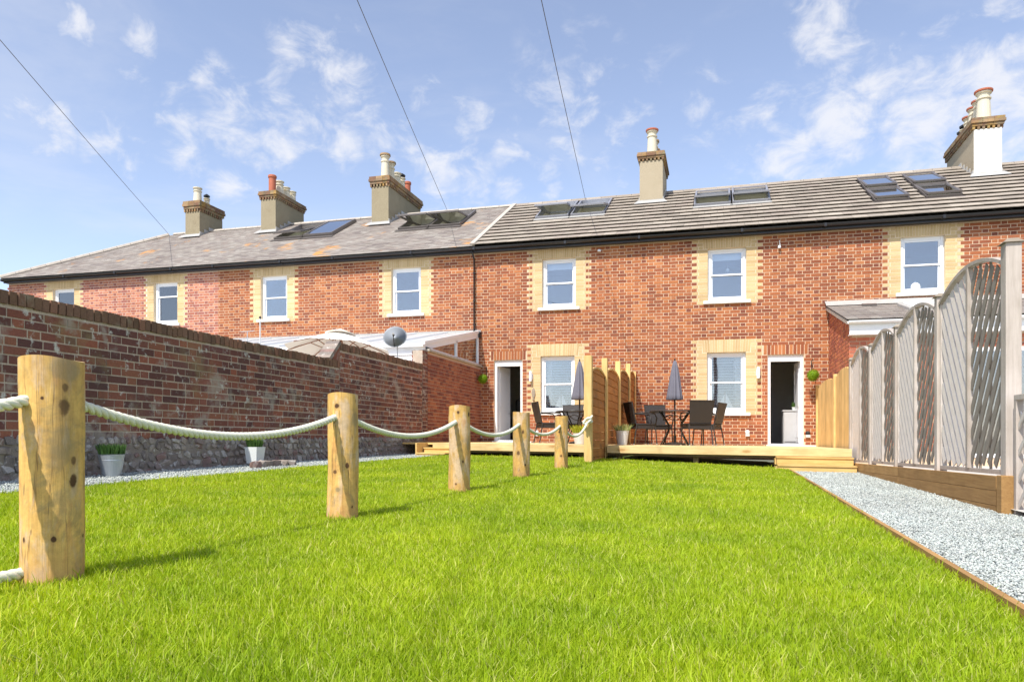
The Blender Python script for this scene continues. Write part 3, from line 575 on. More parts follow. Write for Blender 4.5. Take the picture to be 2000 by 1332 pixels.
def chimney(T, rf, x0, x1, y0, y1, zt, zc, pots, body='render', front=None):
    m = MB().box(x0, x1, y0, y1, roofz(y0) - .3, zt); ck = T.part('chimney', m, body)
    if front: T.part('painted_front', MB().box(x0 + .002, x1 - .002, y0 - .012, y0, roofz(y0) - .1, zt - .002), front, ck)
    T.part('flashing', MB().box(x0 - .05, x1 + .05, y0 - .04, y0 - .013, roofz(y0) - .12, roofz(y0) + .1).add([rp(x0 - .14, (y0 - YE) / CP - .2, .07), rp(x1 + .14, (y0 - YE) / CP - .2, .07), rp(x1 + .06, (y0 - YE) / CP - .03, .1), rp(x0 - .06, (y0 - YE) / CP - .03, .1)], [(0, 1, 2, 3)]), 'lead', ck)
    m = MB()
    for xx in (x0 - .012, x1 + .012):
        yy = y0
        while yy < YR: m.box(xx - .01, xx + .01, yy, yy + .22, roofz(yy) - .02, roofz(yy) + .18); yy += .22
    T.part('step_flashing', m, 'lead', ck)
    # corbelled head: dentil course, then oversailing brick courses
    h = (zc - zt); dz = h / 4; m = MB(); o = .035
    xx = x0 - o
    while xx < x1 + o - .03: m.box(xx, xx + .055, y0 - o, y0 + .02, zt, zt + dz); xx += .105
    yy = y0
    while yy < y1 + o - .03:
        m.box(x0 - o, x0 + .02, yy, yy + .055, zt, zt + dz).box(x1 - .02, x1 + o, yy, yy + .055, zt, zt + dz); yy += .105
    T.part('dentil_course', m, 'lichenbrick', ck, kind='stuff')
    for k, ov in enumerate((.045, .075, .06)):
        z0 = zt + dz * (k + 1); m = MB(); bl = .225
        X0, X1, Y0, Y1 = x0 - ov, x1 + ov, y0 - ov, y1 + ov; n_ = max(2, round((X1 - X0) / bl)); wq = (X1 - X0) / n_
        for i in range(n_):
            for ya, yb_ in ((Y0, Y0 + .1), (Y1 - .1, Y1)): m.box(X0 + i * wq + .003, X0 + (i + 1) * wq - .003, ya, yb_, z0 + .003, z0 + dz - .002)
        n_ = max(2, round((Y1 - Y0 - .2) / bl)); wq = (Y1 - Y0 - .2) / n_
        for i in range(n_):
            for xa, xb in ((X0, X0 + .1), (X1 - .1, X1)): m.box(xa, xb, Y0 + .1 + i * wq + .003, Y0 + .1 + (i + 1) * wq - .003, z0 + .003, z0 + dz - .002)
        m.box(X0 + .02, X1 - .02, Y0 + .02, Y1 - .02, z0, z0 + dz - .006); T.part('corbel_course', m, 'lichenbrick', ck)
    xc = (x0 + x1) / 2
    T.part('flaunching', MB().add([(x0, y0, zc - .01), (x1, y0, zc - .01), (x1, y1, zc - .01), (x0, y1, zc - .01), (x0 + .15, y0 + .15, zc + .07), (x1 - .15, y0 + .15, zc + .07), (x1 - .15, y1 - .15, zc + .07), (x0 + .15, y1 - .15, zc + .07)], BOXF), 'lichenbrick', ck)
    for yy, hgt, r, kind in pots:
        z = zc + .03
        if kind == 'red': pr = [(r, 0), (r, hgt - .09), (r * 1.2, hgt - .08), (r * 1.2, hgt - .02), (r * 1.05, hgt), (r * .8, hgt), (r * .75, hgt - .2)]; mt = 'terracotta'
        else: pr = [(r * 1.05, 0), (r * .88, hgt * .72), (r * 1.05, hgt * .74), (r * 1.05, hgt * .78), (r * .85, hgt * .8), (r * .9, hgt * .93), (r * 1.12, hgt * .94), (r * 1.12, hgt), (r * .8, hgt), (r * .75, hgt - .2)]; mt = 'cream'
        pt = T.part('chimney_pot', MB().lathe(pr, 18, (xc, yy, z)), mt, ck, smooth=False)
        if kind == 'rim': T.part('pot_rim', MB().lathe([(r * 1.15, hgt - .015), (r * 1.3, hgt), (r * 1.3, hgt + .035), (r * .9, hgt + .055)], 18, (xc, yy, z)), 'terracotta', ck)
        if kind == 'cap': T.part('pot_rim', MB().lathe([(r * 1.12, hgt - .0), (r * 1.35, hgt + .01), (r * 1.3, hgt + .06), (r * .6, hgt + .09)], 18, (xc, yy, z)), 'lichenbrick', ck)
        if kind == 'cowl':
            mc = MB().lathe([(r * .6, hgt - .02), (r * .6, hgt + .06)], 14, (xc, yy, z)).lathe([(r * 1.05, hgt + .06), (r * 1.1, hgt + .10), (r * .3, hgt + .16)], 14, (xc, yy, z)); T.part('cowl', mc, 'black', ck)

PW, PR = 'render', 'render'
house(1, 'end_house', 'far left end house of the terrace with a hipped slate roof and pale pink brickwork', -21.62, -17.2, -19.4, 'brick_pale', 'mortar_pale', 'slate', hip=True, width=.84, casement=False,
      chim=dict(x0=-17.53, x1=-16.95, y0=20.05, y1=21.2, zt=8.02, zc=8.38, pots=[(20.3, .5, .135, 'cream'), (20.75, .28, .10, 'cowl')]))
house(2, 'terraced_house', 'pale brick house with a beige blind in its window, second from the left end', -17.2, -13.75, -15.57, 'brick_pale', 'mortar_pale', 'slate', blind='roller', casement=True,
      chim=dict(x0=-14.34, x1=-13.79, y0=19.8, y1=21.42, zt=8.10, zc=8.36, pots=[(20.02, .56, .115, 'red'), (20.42, .5, .13, 'cream'), (20.8, .42, .12, 'cream'), (21.15, .4, .12, 'cream')]))
house(3, 'terraced_house', 'orange brick slate-roofed house below the two-pane rooflight, white lace on its window sill', -13.75, -9.95, -11.9, 'brick', 'mortar', 'slate',
      sks=[(-13.1, -12.1, 2.30, 4.0, R(9), 'dark'), (-12.08, -11.08, 2.30, 4.0, 0, 'dark')],
      chim=dict(x0=-10.27, x1=-9.70, y0=19.65, y1=22.06, zt=8.10, zc=8.41, pots=[(20.0, .72, .125, 'cap'), (20.4, .62, .12, 'cap'), (20.85, .5, .12, 'cream'), (21.2, .46, .11, 'cowl'), (21.65, .5, .10, 'red')]))
house(4, 'terraced_house', 'orange brick slate-roofed house with two wide open rooflights, directly left of the downpipe', -9.95, -5.95, -7.89, 'brick', 'mortar', 'slate',
      sks=[(-8.95, -8.0, 2.32, 3.95, R(24), 'dark'), (-7.98, -7.03, 2.32, 3.95, R(24), 'dark')])
house(5, 'terraced_house', 'orange brick tiled house with a white open door left of its window', -5.95, -1.85, -3.79, 'brick', 'mortar', 'tile', ground=-3.825, door=(-5.46, -4.72, -1),
      sks=[(-4.85, -3.92, 2.35, 4.05, R(20), 'grey'), (-3.86, -2.93, 2.35, 4.05, R(14), 'grey')], blind='half',
      chim=dict(x0=-2.10, x1=-1.48, y0=19.6, y1=21.1, zt=8.07, zc=8.30, pots=[(19.9, .66, .135, 'rim'), (20.35, .52, .12, 'cap'), (20.7, .4, .12, 'cap')], body='render_beige'))
house(6, 'terraced_house', 'orange brick house with a dark open doorway right of its window', -1.85, 2.18, .165, 'brick', 'mortar', 'tile', ground=.152, door=(1.05, 1.81, 1), blind='half',
      sks=[(-.63, .28, 2.35, 4.0, R(13), 'grey'), (.32, 1.23, 2.35, 4.0, R(13), 'grey')])
house(7, 'terraced_house', 'orange brick house with four stacked rooflights, partly behind the arched trellis fence', 2.18, 6.2, 4.18, 'brick', 'mortar', 'tile',
      sks=[(3.42, 4.14, 1.35, 2.62, R(4), 'dark'), (3.42, 4.14, 2.66, 3.95, R(4), 'dark'), (4.47, 5.19, 1.35, 2.62, R(4), 'dark'), (4.47, 5.19, 2.66, 3.95, R(4), 'dark')],
      chim=dict(x0=5.92, x1=6.51, y0=19.6, y1=21.7, zt=8.05, zc=8.32, front='white_render', body='render_beige', pots=[(19.88, .70, .155, 'rim'), (20.25, .62, .12, 'rim'), (20.6, .6, .12, 'rim'), (20.95, .52, .12, 'rim'), (21.25, .36, .12, 'cowl'), (21.5, .3, .11, 'cowl')]))
house(8, 'terraced_house', 'orange brick house cut off by the right edge of the picture, beyond the white chimney', 6.2, 10.2, 8.2, 'brick', 'mortar', 'tile')
# verge where the tiled roof meets the slates
T = Thing('roof_verge', 'pale mortar verge where the concrete tiles meet the old slates', 'verge', (-5.95, YE, 0))
T.part('fillet', MB().obox(rp(-5.95, VL / 2, .05), AXR, (.06, VL / 2, .035)), 'mortarfillet')
T = Thing('downpipe', 'thin black downpipe between the slate-roofed and the tiled house', 'drainpipe', (-5.97, 16.93, 0))
dp = T.part('pipe', MB().tube([(-5.97, 16.80, 5.14), (-5.97, 16.80, 5.08), (-5.97, 16.93, 4.96), (-5.97, 16.93, 3.1)], .022), 'black', smooth=True)
for z in (4.6, 3.9, 3.3): T.part('bracket', MB().box(-6.0, -5.94, 16.9, 17.0, z, z + .02), 'black')

# ------------------------------------------------------------------ neighbour's extension on the right
T = Thing('brick_extension', 'single-storey brick extension with white fascia and grey tiled lean-to roof behind the fence', 'extension', (4.2, 15.7, 0))
EX0, EX1, EY0, EZW = 2.32, 6.1, 14.4, 2.42
def exz(y): return 2.70 + (y - 14.28) * (3.44 - 2.70) / (17.0 - 14.28)
m = MB().box(EX0 + .009, EX1, EY0 + .009, YF - .02, 0, EZW).add([(EX0 + .009, EY0 + .01, EZW), (EX0 + .009, YF - .02, EZW), (EX0 + .009, YF - .02, exz(16.98) - .06), (EX0 + .009, EY0 + .01, exz(EY0) - .06)], [(3, 2, 1, 0)]); T.part('wall', m, 'mortar')
ps = [p for p in course_pieces(EY0, YF - .03, .30, 3.4, [], EX0, plane='x', sgn=1) if p[0][2] < exz(p[0][1]) - .10] + course_pieces(EX0 + .01, EX1, .3, EZW, [(4.1, 5.6, .1, 2.16)], EY0)
pieces(T, 'brick', 'brick_dull', ps, many='bricks')
ea = math.atan2(3.44 - 2.70, 17 - 14.28); ec, es = math.cos(ea), math.sin(ea); EL_ = (17 - 14.28) / ec
m = MB().box(4.1, 4.17, EY0 - .01, EY0 + .06, .2, 2.16).box(5.53, 5.6, EY0 - .01, EY0 + .06, .2, 2.16).box(4.17, 5.53, EY0 - .009, EY0 + .06, 2.09, 2.16).box(4.17, 5.53, EY0 - .009, EY0 + .06, .2, .27).box(4.80, 4.90, EY0 - .008, EY0 + .06, .27, 2.09)
pdr = T.part('patio_door', m, 'whiteupvc', bev=.005)
for xa, xb in ((4.17, 4.80), (4.90, 5.53)): T.part('pane', MB().box(xa, xb, EY0 + .004, EY0 + .008, .27, 2.09), 'glass', pdr)
er = T.part('roof', MB().add([(EX0 - .06, 14.28, 2.68), (EX1, 14.28, 2.68), (EX1, 17, 3.42), (EX0 - .06, 17, 3.42)], [(0, 1, 2, 3)]), 'underlay')
tl = []; v = 0
while v < EL_ - .1:
    x = EX0 - .06
    while x < EX1 - .1:
        c = v + .1; tl.append(((x + .1, 14.28 + c * ec - .02 * es, 2.70 + c * es + .02), (.195, .24, .014), (ea - .04, 0, 0))); x += .2
    v += .16
pieces(T, 'roof_tile', 'slate', tl, parent=er, many='roof_tiles')
T.part('fascia', MB().box(EX0 - .02, EX1, 14.24, 14.265, 2.42, 2.66), 'white', bev=.004); T.part('soffit', MB().box(EX0 - .02, EX1, 14.265, EY0, 2.42, 2.435), 'white')
g = MB()
for k in range(6):
    a0, a1 = math.pi * k / 6, math.pi * (k + 1) / 6
    g.quad((EX0 - .05, 14.18 + math.cos(a0) * .055, 2.67 - math.sin(a0) * .055), (EX1, 14.18 + math.cos(a0) * .055, 2.67 - math.sin(a0) * .055), (EX1, 14.18 + math.cos(a1) * .055, 2.67 - math.sin(a1) * .055), (EX0 - .05, 14.18 + math.cos(a1) * .055, 2.67 - math.sin(a1) * .055))
T.part('gutter', g, 'white'); T.part('barge_board', MB().obox((EX0 - .05, 14.28 + EL_ * ec / 2, 2.655 + EL_ * es / 2), ((1, 0, 0), (0, ec, es), (0, -es, ec)), (.008, EL_ / 2, .03)), 'mortarfillet')
T.part('flashing', MB().add([(EX0 - .08, 16.72, exz(16.72) + .05), (EX1, 16.72, exz(16.72) + .05), (EX1, 16.985, 3.56), (EX0 - .08, 16.985, 3.56)], [(0, 1, 2, 3)]), 'lead')
m = MB().obox((4.15, 15.8, exz(15.8) + .05), ((1, 0, 0), (0, ec, es), (0, -es, ec)), (.62, .5, .04)); rl = T.part('rooflight', m, 'lead', bev=.01)
T.part('pane', MB().obox((4.15, 15.8, exz(15.8) + .095), ((1, 0, 0), (0, ec, es), (0, -es, ec)), (.54, .42, .006)), 'roofglass', rl)
T.part('vent_tile', MB().obox((3.05, 16.5, exz(16.5) + .06), ((1, 0, 0), (0, ec, es), (0, -es, ec)), (.14, .07, .02)), 'darkframe')

# ------------------------------------------------------------------ old garden wall on the left
WX = -5.8
def gz(x, y):
    """height of the lawn before the cross-fall"""
    k = min(max((1.0 - x) / 3.2, 0), 1); return min(max(y - 3.0, 0), 9.0) * .0115 * k - .0
def ico(seed, sub=2, flat=.6):
    rs = random.Random(seed); bmv = []
    import bmesh
    bm = bmesh.new(); bmesh.ops.create_icosphere(bm, subdivisions=sub, radius=.5)
    for v in bm.verts:
        p = v.co.normalized(); q = Vector([max(-.8, min(.8, c * 1.25)) for c in p]); f_ = 1 + .16 * math.sin(3.1 * p.x + seed) + .14 * math.sin(4.3 * p.y + 2 * seed) + .1 * rs.uniform(-1, 1); v.co = q * .55 * f_
    me = bpy.data.meshes.new('stone'); bm.to_mesh(me); bm.free(); me.materials.append(MAT['rubble']); return me
STONES = [ico(i, 1) for i in range(8)]
def oldwall(name, label, y0, y1, zt, stonez, brick='oldbrick', mort='oldmortar', cop=True, zb0=.0):
    T = Thing(name, label, 'garden wall', (WX - .11, y0, 0))
    z0 = zb0; ct = .115 if cop else 0
    T.part('core', MB().box(WX - .215, WX - .004, y0 + .006, y1 - .006, -.05, zt - ct - .005), mort)
    bs = course_pieces(y0, y1, z0 + stonez, zt - ct + .01, [], WX, ch=.08, L=.222, Hd=.107, j=.013, plane='x', sgn=-1, soft=.05, jit=.0014)
    bs += [((p[0][0] - .19, p[0][1], p[0][2]), p[1], p[2]) for p in course_pieces(y0, y1, z0 + stonez, zt - ct + .01, [], WX, ch=.08, L=.222, Hd=.107, j=.013, plane='x', sgn=-1, soft=.05, jit=.001)][-180:]
    pieces(T, 'brick', brick, bs, many='bricks')
    if cop:
        cs = []; y = y0 + .04
        while y < y1 - .02:
            cs.append(((WX - .105 + random.uniform(-.008, .008), y, zt - .055 + random.uniform(-.006, .006)), (.235, .066, .112), (random.uniform(-.04, .04), random.uniform(-.03, .03), random.uniform(-.05, .05)))); y += .078
        pieces(T, 'coping_brick', 'coping', cs)
        T.part('coping_bed', MB().box(WX - .2, WX - .01, y0 + .01, y1 - .01, zt - .12, zt - .03), 'oldmortar')
    if stonez > .05:
        T.part('plinth_mortar', MB().box(WX - .01, WX + .012, y0, y1, -.06, z0 + stonez), 'rubblemortar')
        st = []
        z = .0
        while z < z0 + stonez - .02:
            y = y0 + random.uniform(0, .1)
            while y < y1 - .05:
                ln = random.uniform(.05, .15); hh = random.uniform(.05, .12); zz_ = z + random.uniform(-.012, .02); zz_ = min(zz_, z0 + stonez - .05)
                st.append(((WX + .005, y + ln / 2, zz_ + .035), (.045 + random.uniform(0, .025), ln, hh), (random.uniform(-.5, .5), random.uniform(-.4, .4), random.uniform(-.2, .2)))); y += ln + random.uniform(.005, .03)
            z += .088
        pieces(T, 'stone', 'rubble', st, variants=STONES, many='stones')
    return T
oldwall('garden_wall', 'long old dark red brick garden wall with mossy brick-on-edge coping on the left', 1.2, 10.02, 1.64, .36, zb0=.03)
T2 = oldwall('garden_wall', 'taller weathered stretch of the old wall just behind the second rope post', 10.02, 13.28, 1.93, .34, zb0=.09)
T2.part('ramp', MB().add([(WX - .21, 9.72, 1.62), (WX + .0, 9.72, 1.62), (WX + .0, 10.02, 1.62), (WX - .21, 10.02, 1.62), (WX - .21, 9.74, 1.645), (WX + .0, 9.74, 1.645), (WX + .0, 10.03, 1.93), (WX - .21, 10.03, 1.93)], BOXF), 'oldbrick')
rmp = []
for k in range(6): rmp.append(((WX - .105, 9.74 + k * .052, 1.665 + k * .05), (.24, .07, .06), (R(44), 0, 0)))
pieces(T2, 'ramp_brick', 'rubble', rmp)
T3 = oldwall('brick_pier', 'dark old brick pier where the weathered wall meets the newer orange wall', 13.29, 13.56, 2.22, .2, cop=False, zb0=.1)
T = Thing('side_wall', 'newer orange-red brick wall with a pale coping running up to the house by the conservatory', 'garden wall', (WX - .11, 13.57, 0))
T.part('core', MB().box(WX - .21, WX - .01, 13.575, 16.99, 0, 2.22), 'sidemortar')
pieces(T, 'brick', 'sidebrick', course_pieces(13.57, 16.99, .15, 2.2, [], WX, plane='x', sgn=-1), many='bricks')
T.part('coping', MB().box(WX - .24, WX + .04, 13.56, 16.99, 2.225, 2.275), 'mortarfillet', bev=.008)

# ------------------------------------------------------------------ conservatory
T = Thing('conservatory', 'white lean-to conservatory with a translucent ribbed roof behind the garden wall', 'conservatory', (-8.5, 15.2, 0))
CX0, CX1, CY0, CZ0, CZ1 = -14.6, -5.86, 13.5, 2.36, 3.10
cl = math.hypot(YF - CY0, CZ1 - CZ0); ca_ = math.atan2(CZ1 - CZ0, YF - CY0); cax = ((1, 0, 0), (0, math.cos(ca_), math.sin(ca_)), (0, -math.sin(ca_), math.cos(ca_)))
def cp(x, t, nn=0): return (x, CY0 + (YF - .01 - CY0) * t - nn * math.sin(ca_), CZ0 + (CZ1 - CZ0) * t + nn * math.cos(ca_))
nb = 10; sx = (CX1 - CX0) / nb
for k in range(nb): T.part('roof_sheet', MB().obox(cp(CX0 + (k + .5) * sx, .5, .02), cax, (sx / 2 - .03, cl / 2, .008)), 'poly')
for k in range(nb + 1): T.part('glazing_bar', MB().obox(cp(CX0 + k * sx, .5, .03), cax, (.03, cl / 2, .035)), 'whiteupvc')
T.part('wall_plate', MB().box(CX0, CX1 + .06, YF - .06, YF - .005, CZ1 - .05, CZ1 + .07), 'lead')
T.part('eaves_beam', MB().box(CX0, CX1 + .03, CY0 - .06, CY0 + .02, CZ0 - .12, CZ0 + .01), 'whiteupvc', bev=.006)
T.part('gutter', MB().box(CX0, CX1 + .04, CY0 - .14, CY0 - .062, CZ0 - .07, CZ0 + .0), 'whiteupvc', bev=.015)
T.part('front_cladding', MB().box(CX0, CX1 - .12, CY0 - .04, CY0, .1, 1.0), 'whiteupvc')
cl_b = MB()
for k in range(9): cl_b.box(CX0, CX1 - .2, CY0 - .052, CY0 - .041, 1.02 + k * .14, 1.14 + k * .14)
T.part('cladding_boards', cl_b, 'whiteupvc', kind=None)
for x in (-5.98, -8.0, -10.0, -12.0): T.part('post', MB().box(x - .045, x + .045, CY0 - .065, CY0 + .03, .05, CZ0 - .12), 'whiteupvc', bev=.004)
gx = CX1 - .02; T.part('gable_rail', MB().obox(cp(gx, .5, -.06), cax, (.03, cl / 2, .055)), 'whiteupvc')
for y, h1 in ((16.93, 3.02), (15.4, 2.70)): T.part('mullion', MB().box(gx - .03, gx + .03, y - .03, y + .03, 2.28, h1 + .0), 'whiteupvc', bev=.004)
T.part('sill_rail', MB().box(gx - .03, gx + .03, CY0, 16.9, 2.28, 2.32), 'whiteupvc')
T.part('gable_glass', MB().add([(gx, 13.6, 2.32), (gx, 16.9, 2.32), (gx, 16.9, 3.02), (gx, 13.6, 2.34)], [(0, 1, 2, 3)]), 'glass')
T.part('floor', MB().box(CX0, CX1 - .2, CY0, YF, .1, .14), 'paving')
T.part('roof_bracket', MB().box(-5.93, -5.80, 16.9, 16.99, 2.98, 3.12), 'black')
def at(px, py, Y):
    a = (px - 1000) / 1380; b = -(py - 860) / 1380; rx, ry = a * cth - sth, a * sth + cth; t = Y / ry; X = rx * t; return X, Y, .45 + b * t + M * X
# cream parasol behind the wall
def tuftmesh(nb, r, h, lean=.5, wd=.004, seed=1):
    rs = random.Random(seed); m = MB()
    for _ in range(nb):
        a = rs.uniform(0, 6.283); rr = r * math.sqrt(rs.random()); hh = h * rs.uniform(.6, 1.05); ln = lean * rr / r * hh * rs.uniform(.5, 1.3)
        x, y = rr * math.cos(a), rr * math.sin(a); tx, ty = x + ln * math.cos(a), y + ln * math.sin(a); b = rs.uniform(0, 6.283); dx, dy = math.cos(b) * wd, math.sin(b) * wd; mx, my = (x * .6 + tx * .4), (y * .6 + ty * .4)
        m.add([(x - dx, y - dy, 0), (x + dx, y + dy, 0), (mx + dx, my + dy, hh * .55), (mx - dx, my - dy, hh * .55), (tx, ty, hh)], [(0, 1, 2, 3), (3, 2, 4)])
    return m
pxx, pyy, pzz = at(665, 642, 12.4)
T = Thing('parasol', 'open cream garden parasol with brown wooden ribs behind the old wall', 'parasol', (pxx, pyy, 0), local=True)
m = MB(); NP = 8; rim = []; RP = 1.05; ZA = pzz - .08; ZR_ = ZA - .40
for ring, (rr, zz_) in enumerate(((0.01, ZA), (.38, ZA - .12), (.75, ZA - .26), (RP, ZR_))):
    for k in range(32):
        a = 2 * math.pi * k / 32; cusp = 1 - .07 * abs(math.sin(a * NP / 2)) * (rr / RP); m.v.append((rr * cusp * math.cos(a), rr * cusp * math.sin(a), zz_ - .0 * k))
for i in range(3):
    for k in range(32): m.f.append((i * 32 + k, i * 32 + (k + 1) % 32, (i + 1) * 32 + (k + 1) % 32, (i + 1) * 32 + k))
PA = Vector((0, 0, ZA)); PR_ = Matrix.Rotation(R(-8), 3, 'X')
def tiltp(q): q.v = [tuple(PR_ @ (Vector(v) - PA) + PA) for v in q.v]; return q
T.part('canopy', tiltp(m), 'creamcloth', smooth=True)
mm = MB().lathe([(.3, ZA - .03), (.05, ZA + .06), (.0001, ZA + .08)], 16); T.part('vent_cap', tiltp(mm), 'creamcloth')
T.part('pole', MB().tube([(0, 0, 0), (0, 0, ZA)], .024), 'brownwood'); T.part('hub', MB().lathe([(.04, ZA - .42), (.055, ZA - .38), (.04, ZA - .30)], 12), 'brownwood')
for k in range(NP):
    a = 2 * math.pi * k / NP + .35; ca, sa = math.cos(a), math.sin(a)
    T.part('rib', tiltp(MB().tube([(.03 * ca, .03 * sa, ZA - .05), (.38 * ca, .38 * sa, ZA - .16), (.74 * ca, .74 * sa, ZA - .30), (1.0 * ca, 1.0 * sa, ZR_ - .01)], .010, 6)), 'brownwood'); T.part('strut', tiltp(MB().tube([(.04 * ca, .04 * sa, ZA - .42), (.55 * ca, .55 * sa, ZA - .24)], .009, 6)), 'brownwood')
T.part('base', MB().lathe([(.25, 0), (.25, .05), (.05, .08)], 20), 'stonewhite')
# satellite dish
dx_, dy_, dz_ = at(772, 660, 12.55)
T = Thing('satellite_dish', 'round grey satellite dish on a thin pole behind the garden wall', 'satellite dish', (dx_, dy_, .1), local=True)
m = MB(); prof = [(0.001, 0), (.09, .006), (.16, .02), (.225, .042), (.23, .044)]; q0 = MB().lathe(prof, 28); D = Vector((.30, -1, .42)).normalized(); rot = D.to_track_quat('Z', 'Y').to_matrix(); hz = dz_ - .1
m.v = [tuple(rot @ Vector(v) + Vector((0, 0, hz))) for v in q0.v]; m.f = q0.f; ds = T.part('reflector', m, 'dish', smooth=True); sd = ds.modifiers.new('t', 'SOLIDIFY'); sd.thickness = .006
lnb = rot @ Vector((0, -.06, .26)) + Vector((0, 0, hz)); bot = rot @ Vector((0, -.22, .04)) + Vector((0, 0, hz)); T.part('arm', MB().tube([bot, lnb], .008), 'black'); T.part('receiver', MB().tube([lnb, lnb - (D * .07)], .022), 'black')
T.part('pole', MB().tube([(0.02, .05, 0), (0.02, .05, hz), (0, .03, hz)], .013), 'zinc')
ax_, ay_, az_ = at(508, 620, 11.6)
T = Thing('aerial_pole', 'thin white pole topped with a small black ball behind the old wall', 'pole', (ax_, ay_, .1), local=True)
T.part('pole', MB().tube([(0, 0, 0), (0, 0, az_ - .12)], .011), 'zinc'); T.part('finial', MB().lathe([(.001, -.03), (.022, -.015), (.022, .01), (.001, .025)], 10, (0, 0, az_ - .1)), 'black')
bx_, by_, bz_ = at(483, 648, 11.6)
T = Thing('tv_aerial', 'small spindly television aerial behind the old wall, left of the white pole', 'aerial', (bx_, by_, .1), local=True)
T.part('mast', MB().tube([(0, 0, 0), (0, 0, bz_ - .1)], .008), 'chrome'); m = MB().tube([(-.14, 0, bz_ - .1), (.14, .02, bz_ - .08)], .005, 5)
for k in range(6): m.tube([(-.13 + k * .052, -.06, bz_ - .1), (-.13 + k * .052, .06, bz_ - .09)], .003, 4)
T.part('boom', m, 'chrome')

# ------------------------------------------------------------------ decks
def deck(name, label, x0, x1, y0, board='deck'):
    T = Thing(name, label, 'deck', ((x0 + x1) / 2, y0, 0)); y = y0 + .0; zt = .34
    while y < YF - .14:
        T.part('deck_board', MB().box(x0, x1, y + .003, min(y + .142, YF - .006), zt - .028, zt), board, bev=.003); y += .148
    T.part('front_board', MB().box(x0, x1, y0 - .026, y0 - .001, zt - .130, zt + .002), 'deck', bev=.004)
    T.part('beam', MB().box(x0, x1, y0 + .03, y0 + .10, zt - .165, zt - .03), 'beam')
    m = MB(); x = x0 + .1
    for k in range(int((x1 - x0) / .5)): m.box(x, x + .045, y0 + .11, YF - .02, zt - .15, zt - .03); x += .5
    T.part('joists', m, 'beam')
    x = x0 + .15
    while x < x1: T.part('leg', MB().box(x, x + .09, y0 + .12, y0 + .21, -.1, zt - .15), 'beam'); x += 1.3
    return T
DL = deck('timber_deck', 'pale timber deck in front of the left open door', -5.15, -2.0, 12.3); DR = deck('timber_deck', 'pale timber deck carrying the dining set in front of the right house', -1.88, 2.02, 12.3)
T = Thing('garden_steps', 'broad yellow timber steps at the right end of the deck beside the gravel path', 'steps', (1.45, 12.0, 0))
for k, (yy, z1, z0_) in enumerate(((12.02, .205, .08), (11.74, .085, -.05))):
    T.part('riser', MB().box(.88, 2.0, yy, yy + .028, z0_, z1 - .026), 'step', bev=.003)
    T.part('tread', MB().box(.875, 2.005, yy - .015, yy + .265, z1 - .025, z1), 'step', bev=.003)
    T.part('side', MB().box(.855, .873, yy + .01, 12.26, z0_, z1 - .03), 'step')
T = Thing('garden_steps', 'small yellow timber steps at the left end of the decking by the old wall', 'steps', (-5.4, 12.0, 0))
for k, (yy, z1, z0_, xa) in enumerate(((12.04, .255, .14, -5.22), (11.80, .165, .03, -5.26))):
    T.part('riser', MB().box(xa, -4.72 + (.1 if k == 0 else 0), yy, yy + .028, z0_, z1 - .024), 'step', bev=.003); T.part('tread', MB().box(xa - .01, -4.71 + (.1 if k == 0 else 0), yy - .015, yy + .25, z1 - .024, z1), 'step', bev=.003)
T.part('side_board', MB().box(-5.29, -5.262, 11.80, 13.4, .03, .34), 'step')
T.part('landing', MB().box(-5.78, -5.152, 12.3, 16.9, .31, .34), 'step')
# ------------------------------------------------------------------ screen between the patios
SXX = -1.94
T = Thing('timber_screen', 'tall orange timber screen of horizontal boards dividing the two patios', 'screen fence', (SXX, 10.8, 0))
sp = [(10.80, -.05, 1.73, .06), (12.42, .15, 1.87, .05), (14.12, .34, 2.00, .05), (15.76, .34, 2.12, .05), (16.93, .34, 2.06, .04)]
for y, zb_, zt_, hw in sp: T.part('post', MB().box(SXX - hw, SXX + hw, y - hw, y + hw, zb_, zt_), 'screenpost', bev=.006)
for (ya, za, zta, ha), (yb_, zb_, ztb, hb) in zip(sp, sp[1:]):
    y0, y1 = ya + ha, yb_ - hb; z = max(za, .0) + .03 if ya < 12 else .35; bh = .135
    topf = lambda t: (zta - .20) * (1 - t) + (zta - .16) * t - .10 * (2 * t - 1) ** 2 + .05
    while z < topf(.5) - .02:
        N_ = 8; m = MB(); tz = [min(z + bh - .004, topf(k / N_)) for k in range(N_ + 1)]
        if min(tz) < z + .02: tz = [max(q, z + .012) for q in tz]
        for k in range(N_):
            a, b = y0 + (y1 - y0) * k / N_, y0 + (y1 - y0) * (k + 1) / N_; o1 = .012
            m.add([(SXX - .01, a, z), (SXX + .02, a, z), (SXX + .02, b, z), (SXX - .01, b, z), (SXX - .01, a, tz[k]), (SXX + .008, a, tz[k]), (SXX + .008, b, tz[k + 1]), (SXX - .01, b, tz[k + 1])], BOXF)
        T.part('board', m, 'screenboard'); z += bh
    m = MB()
    for k in range(10):
        t0, t1 = k / 10, (k + 1) / 10; a, b = y0 + (y1 - y0) * t0, y0 + (y1 - y0) * t1
        m.add([(SXX - .02, a, topf(t0)), (SXX + .028, a, topf(t0)), (SXX + .028, b, topf(t1)), (SXX - .02, b, topf(t1)), (SXX - .02, a, topf(t0) + .03), (SXX + .028, a, topf(t0) + .03), (SXX + .028, b, topf(t1) + .03), (SXX - .02, b, topf(t1) + .03)], BOXF)
    T.part('top_rail', m, 'screenpost')
    T.part('end_batten', MB().box(SXX + .02, SXX + .035, y1 - .045, y1, max(za, 0) + .05, topf(1) - .0), 'screenpost')
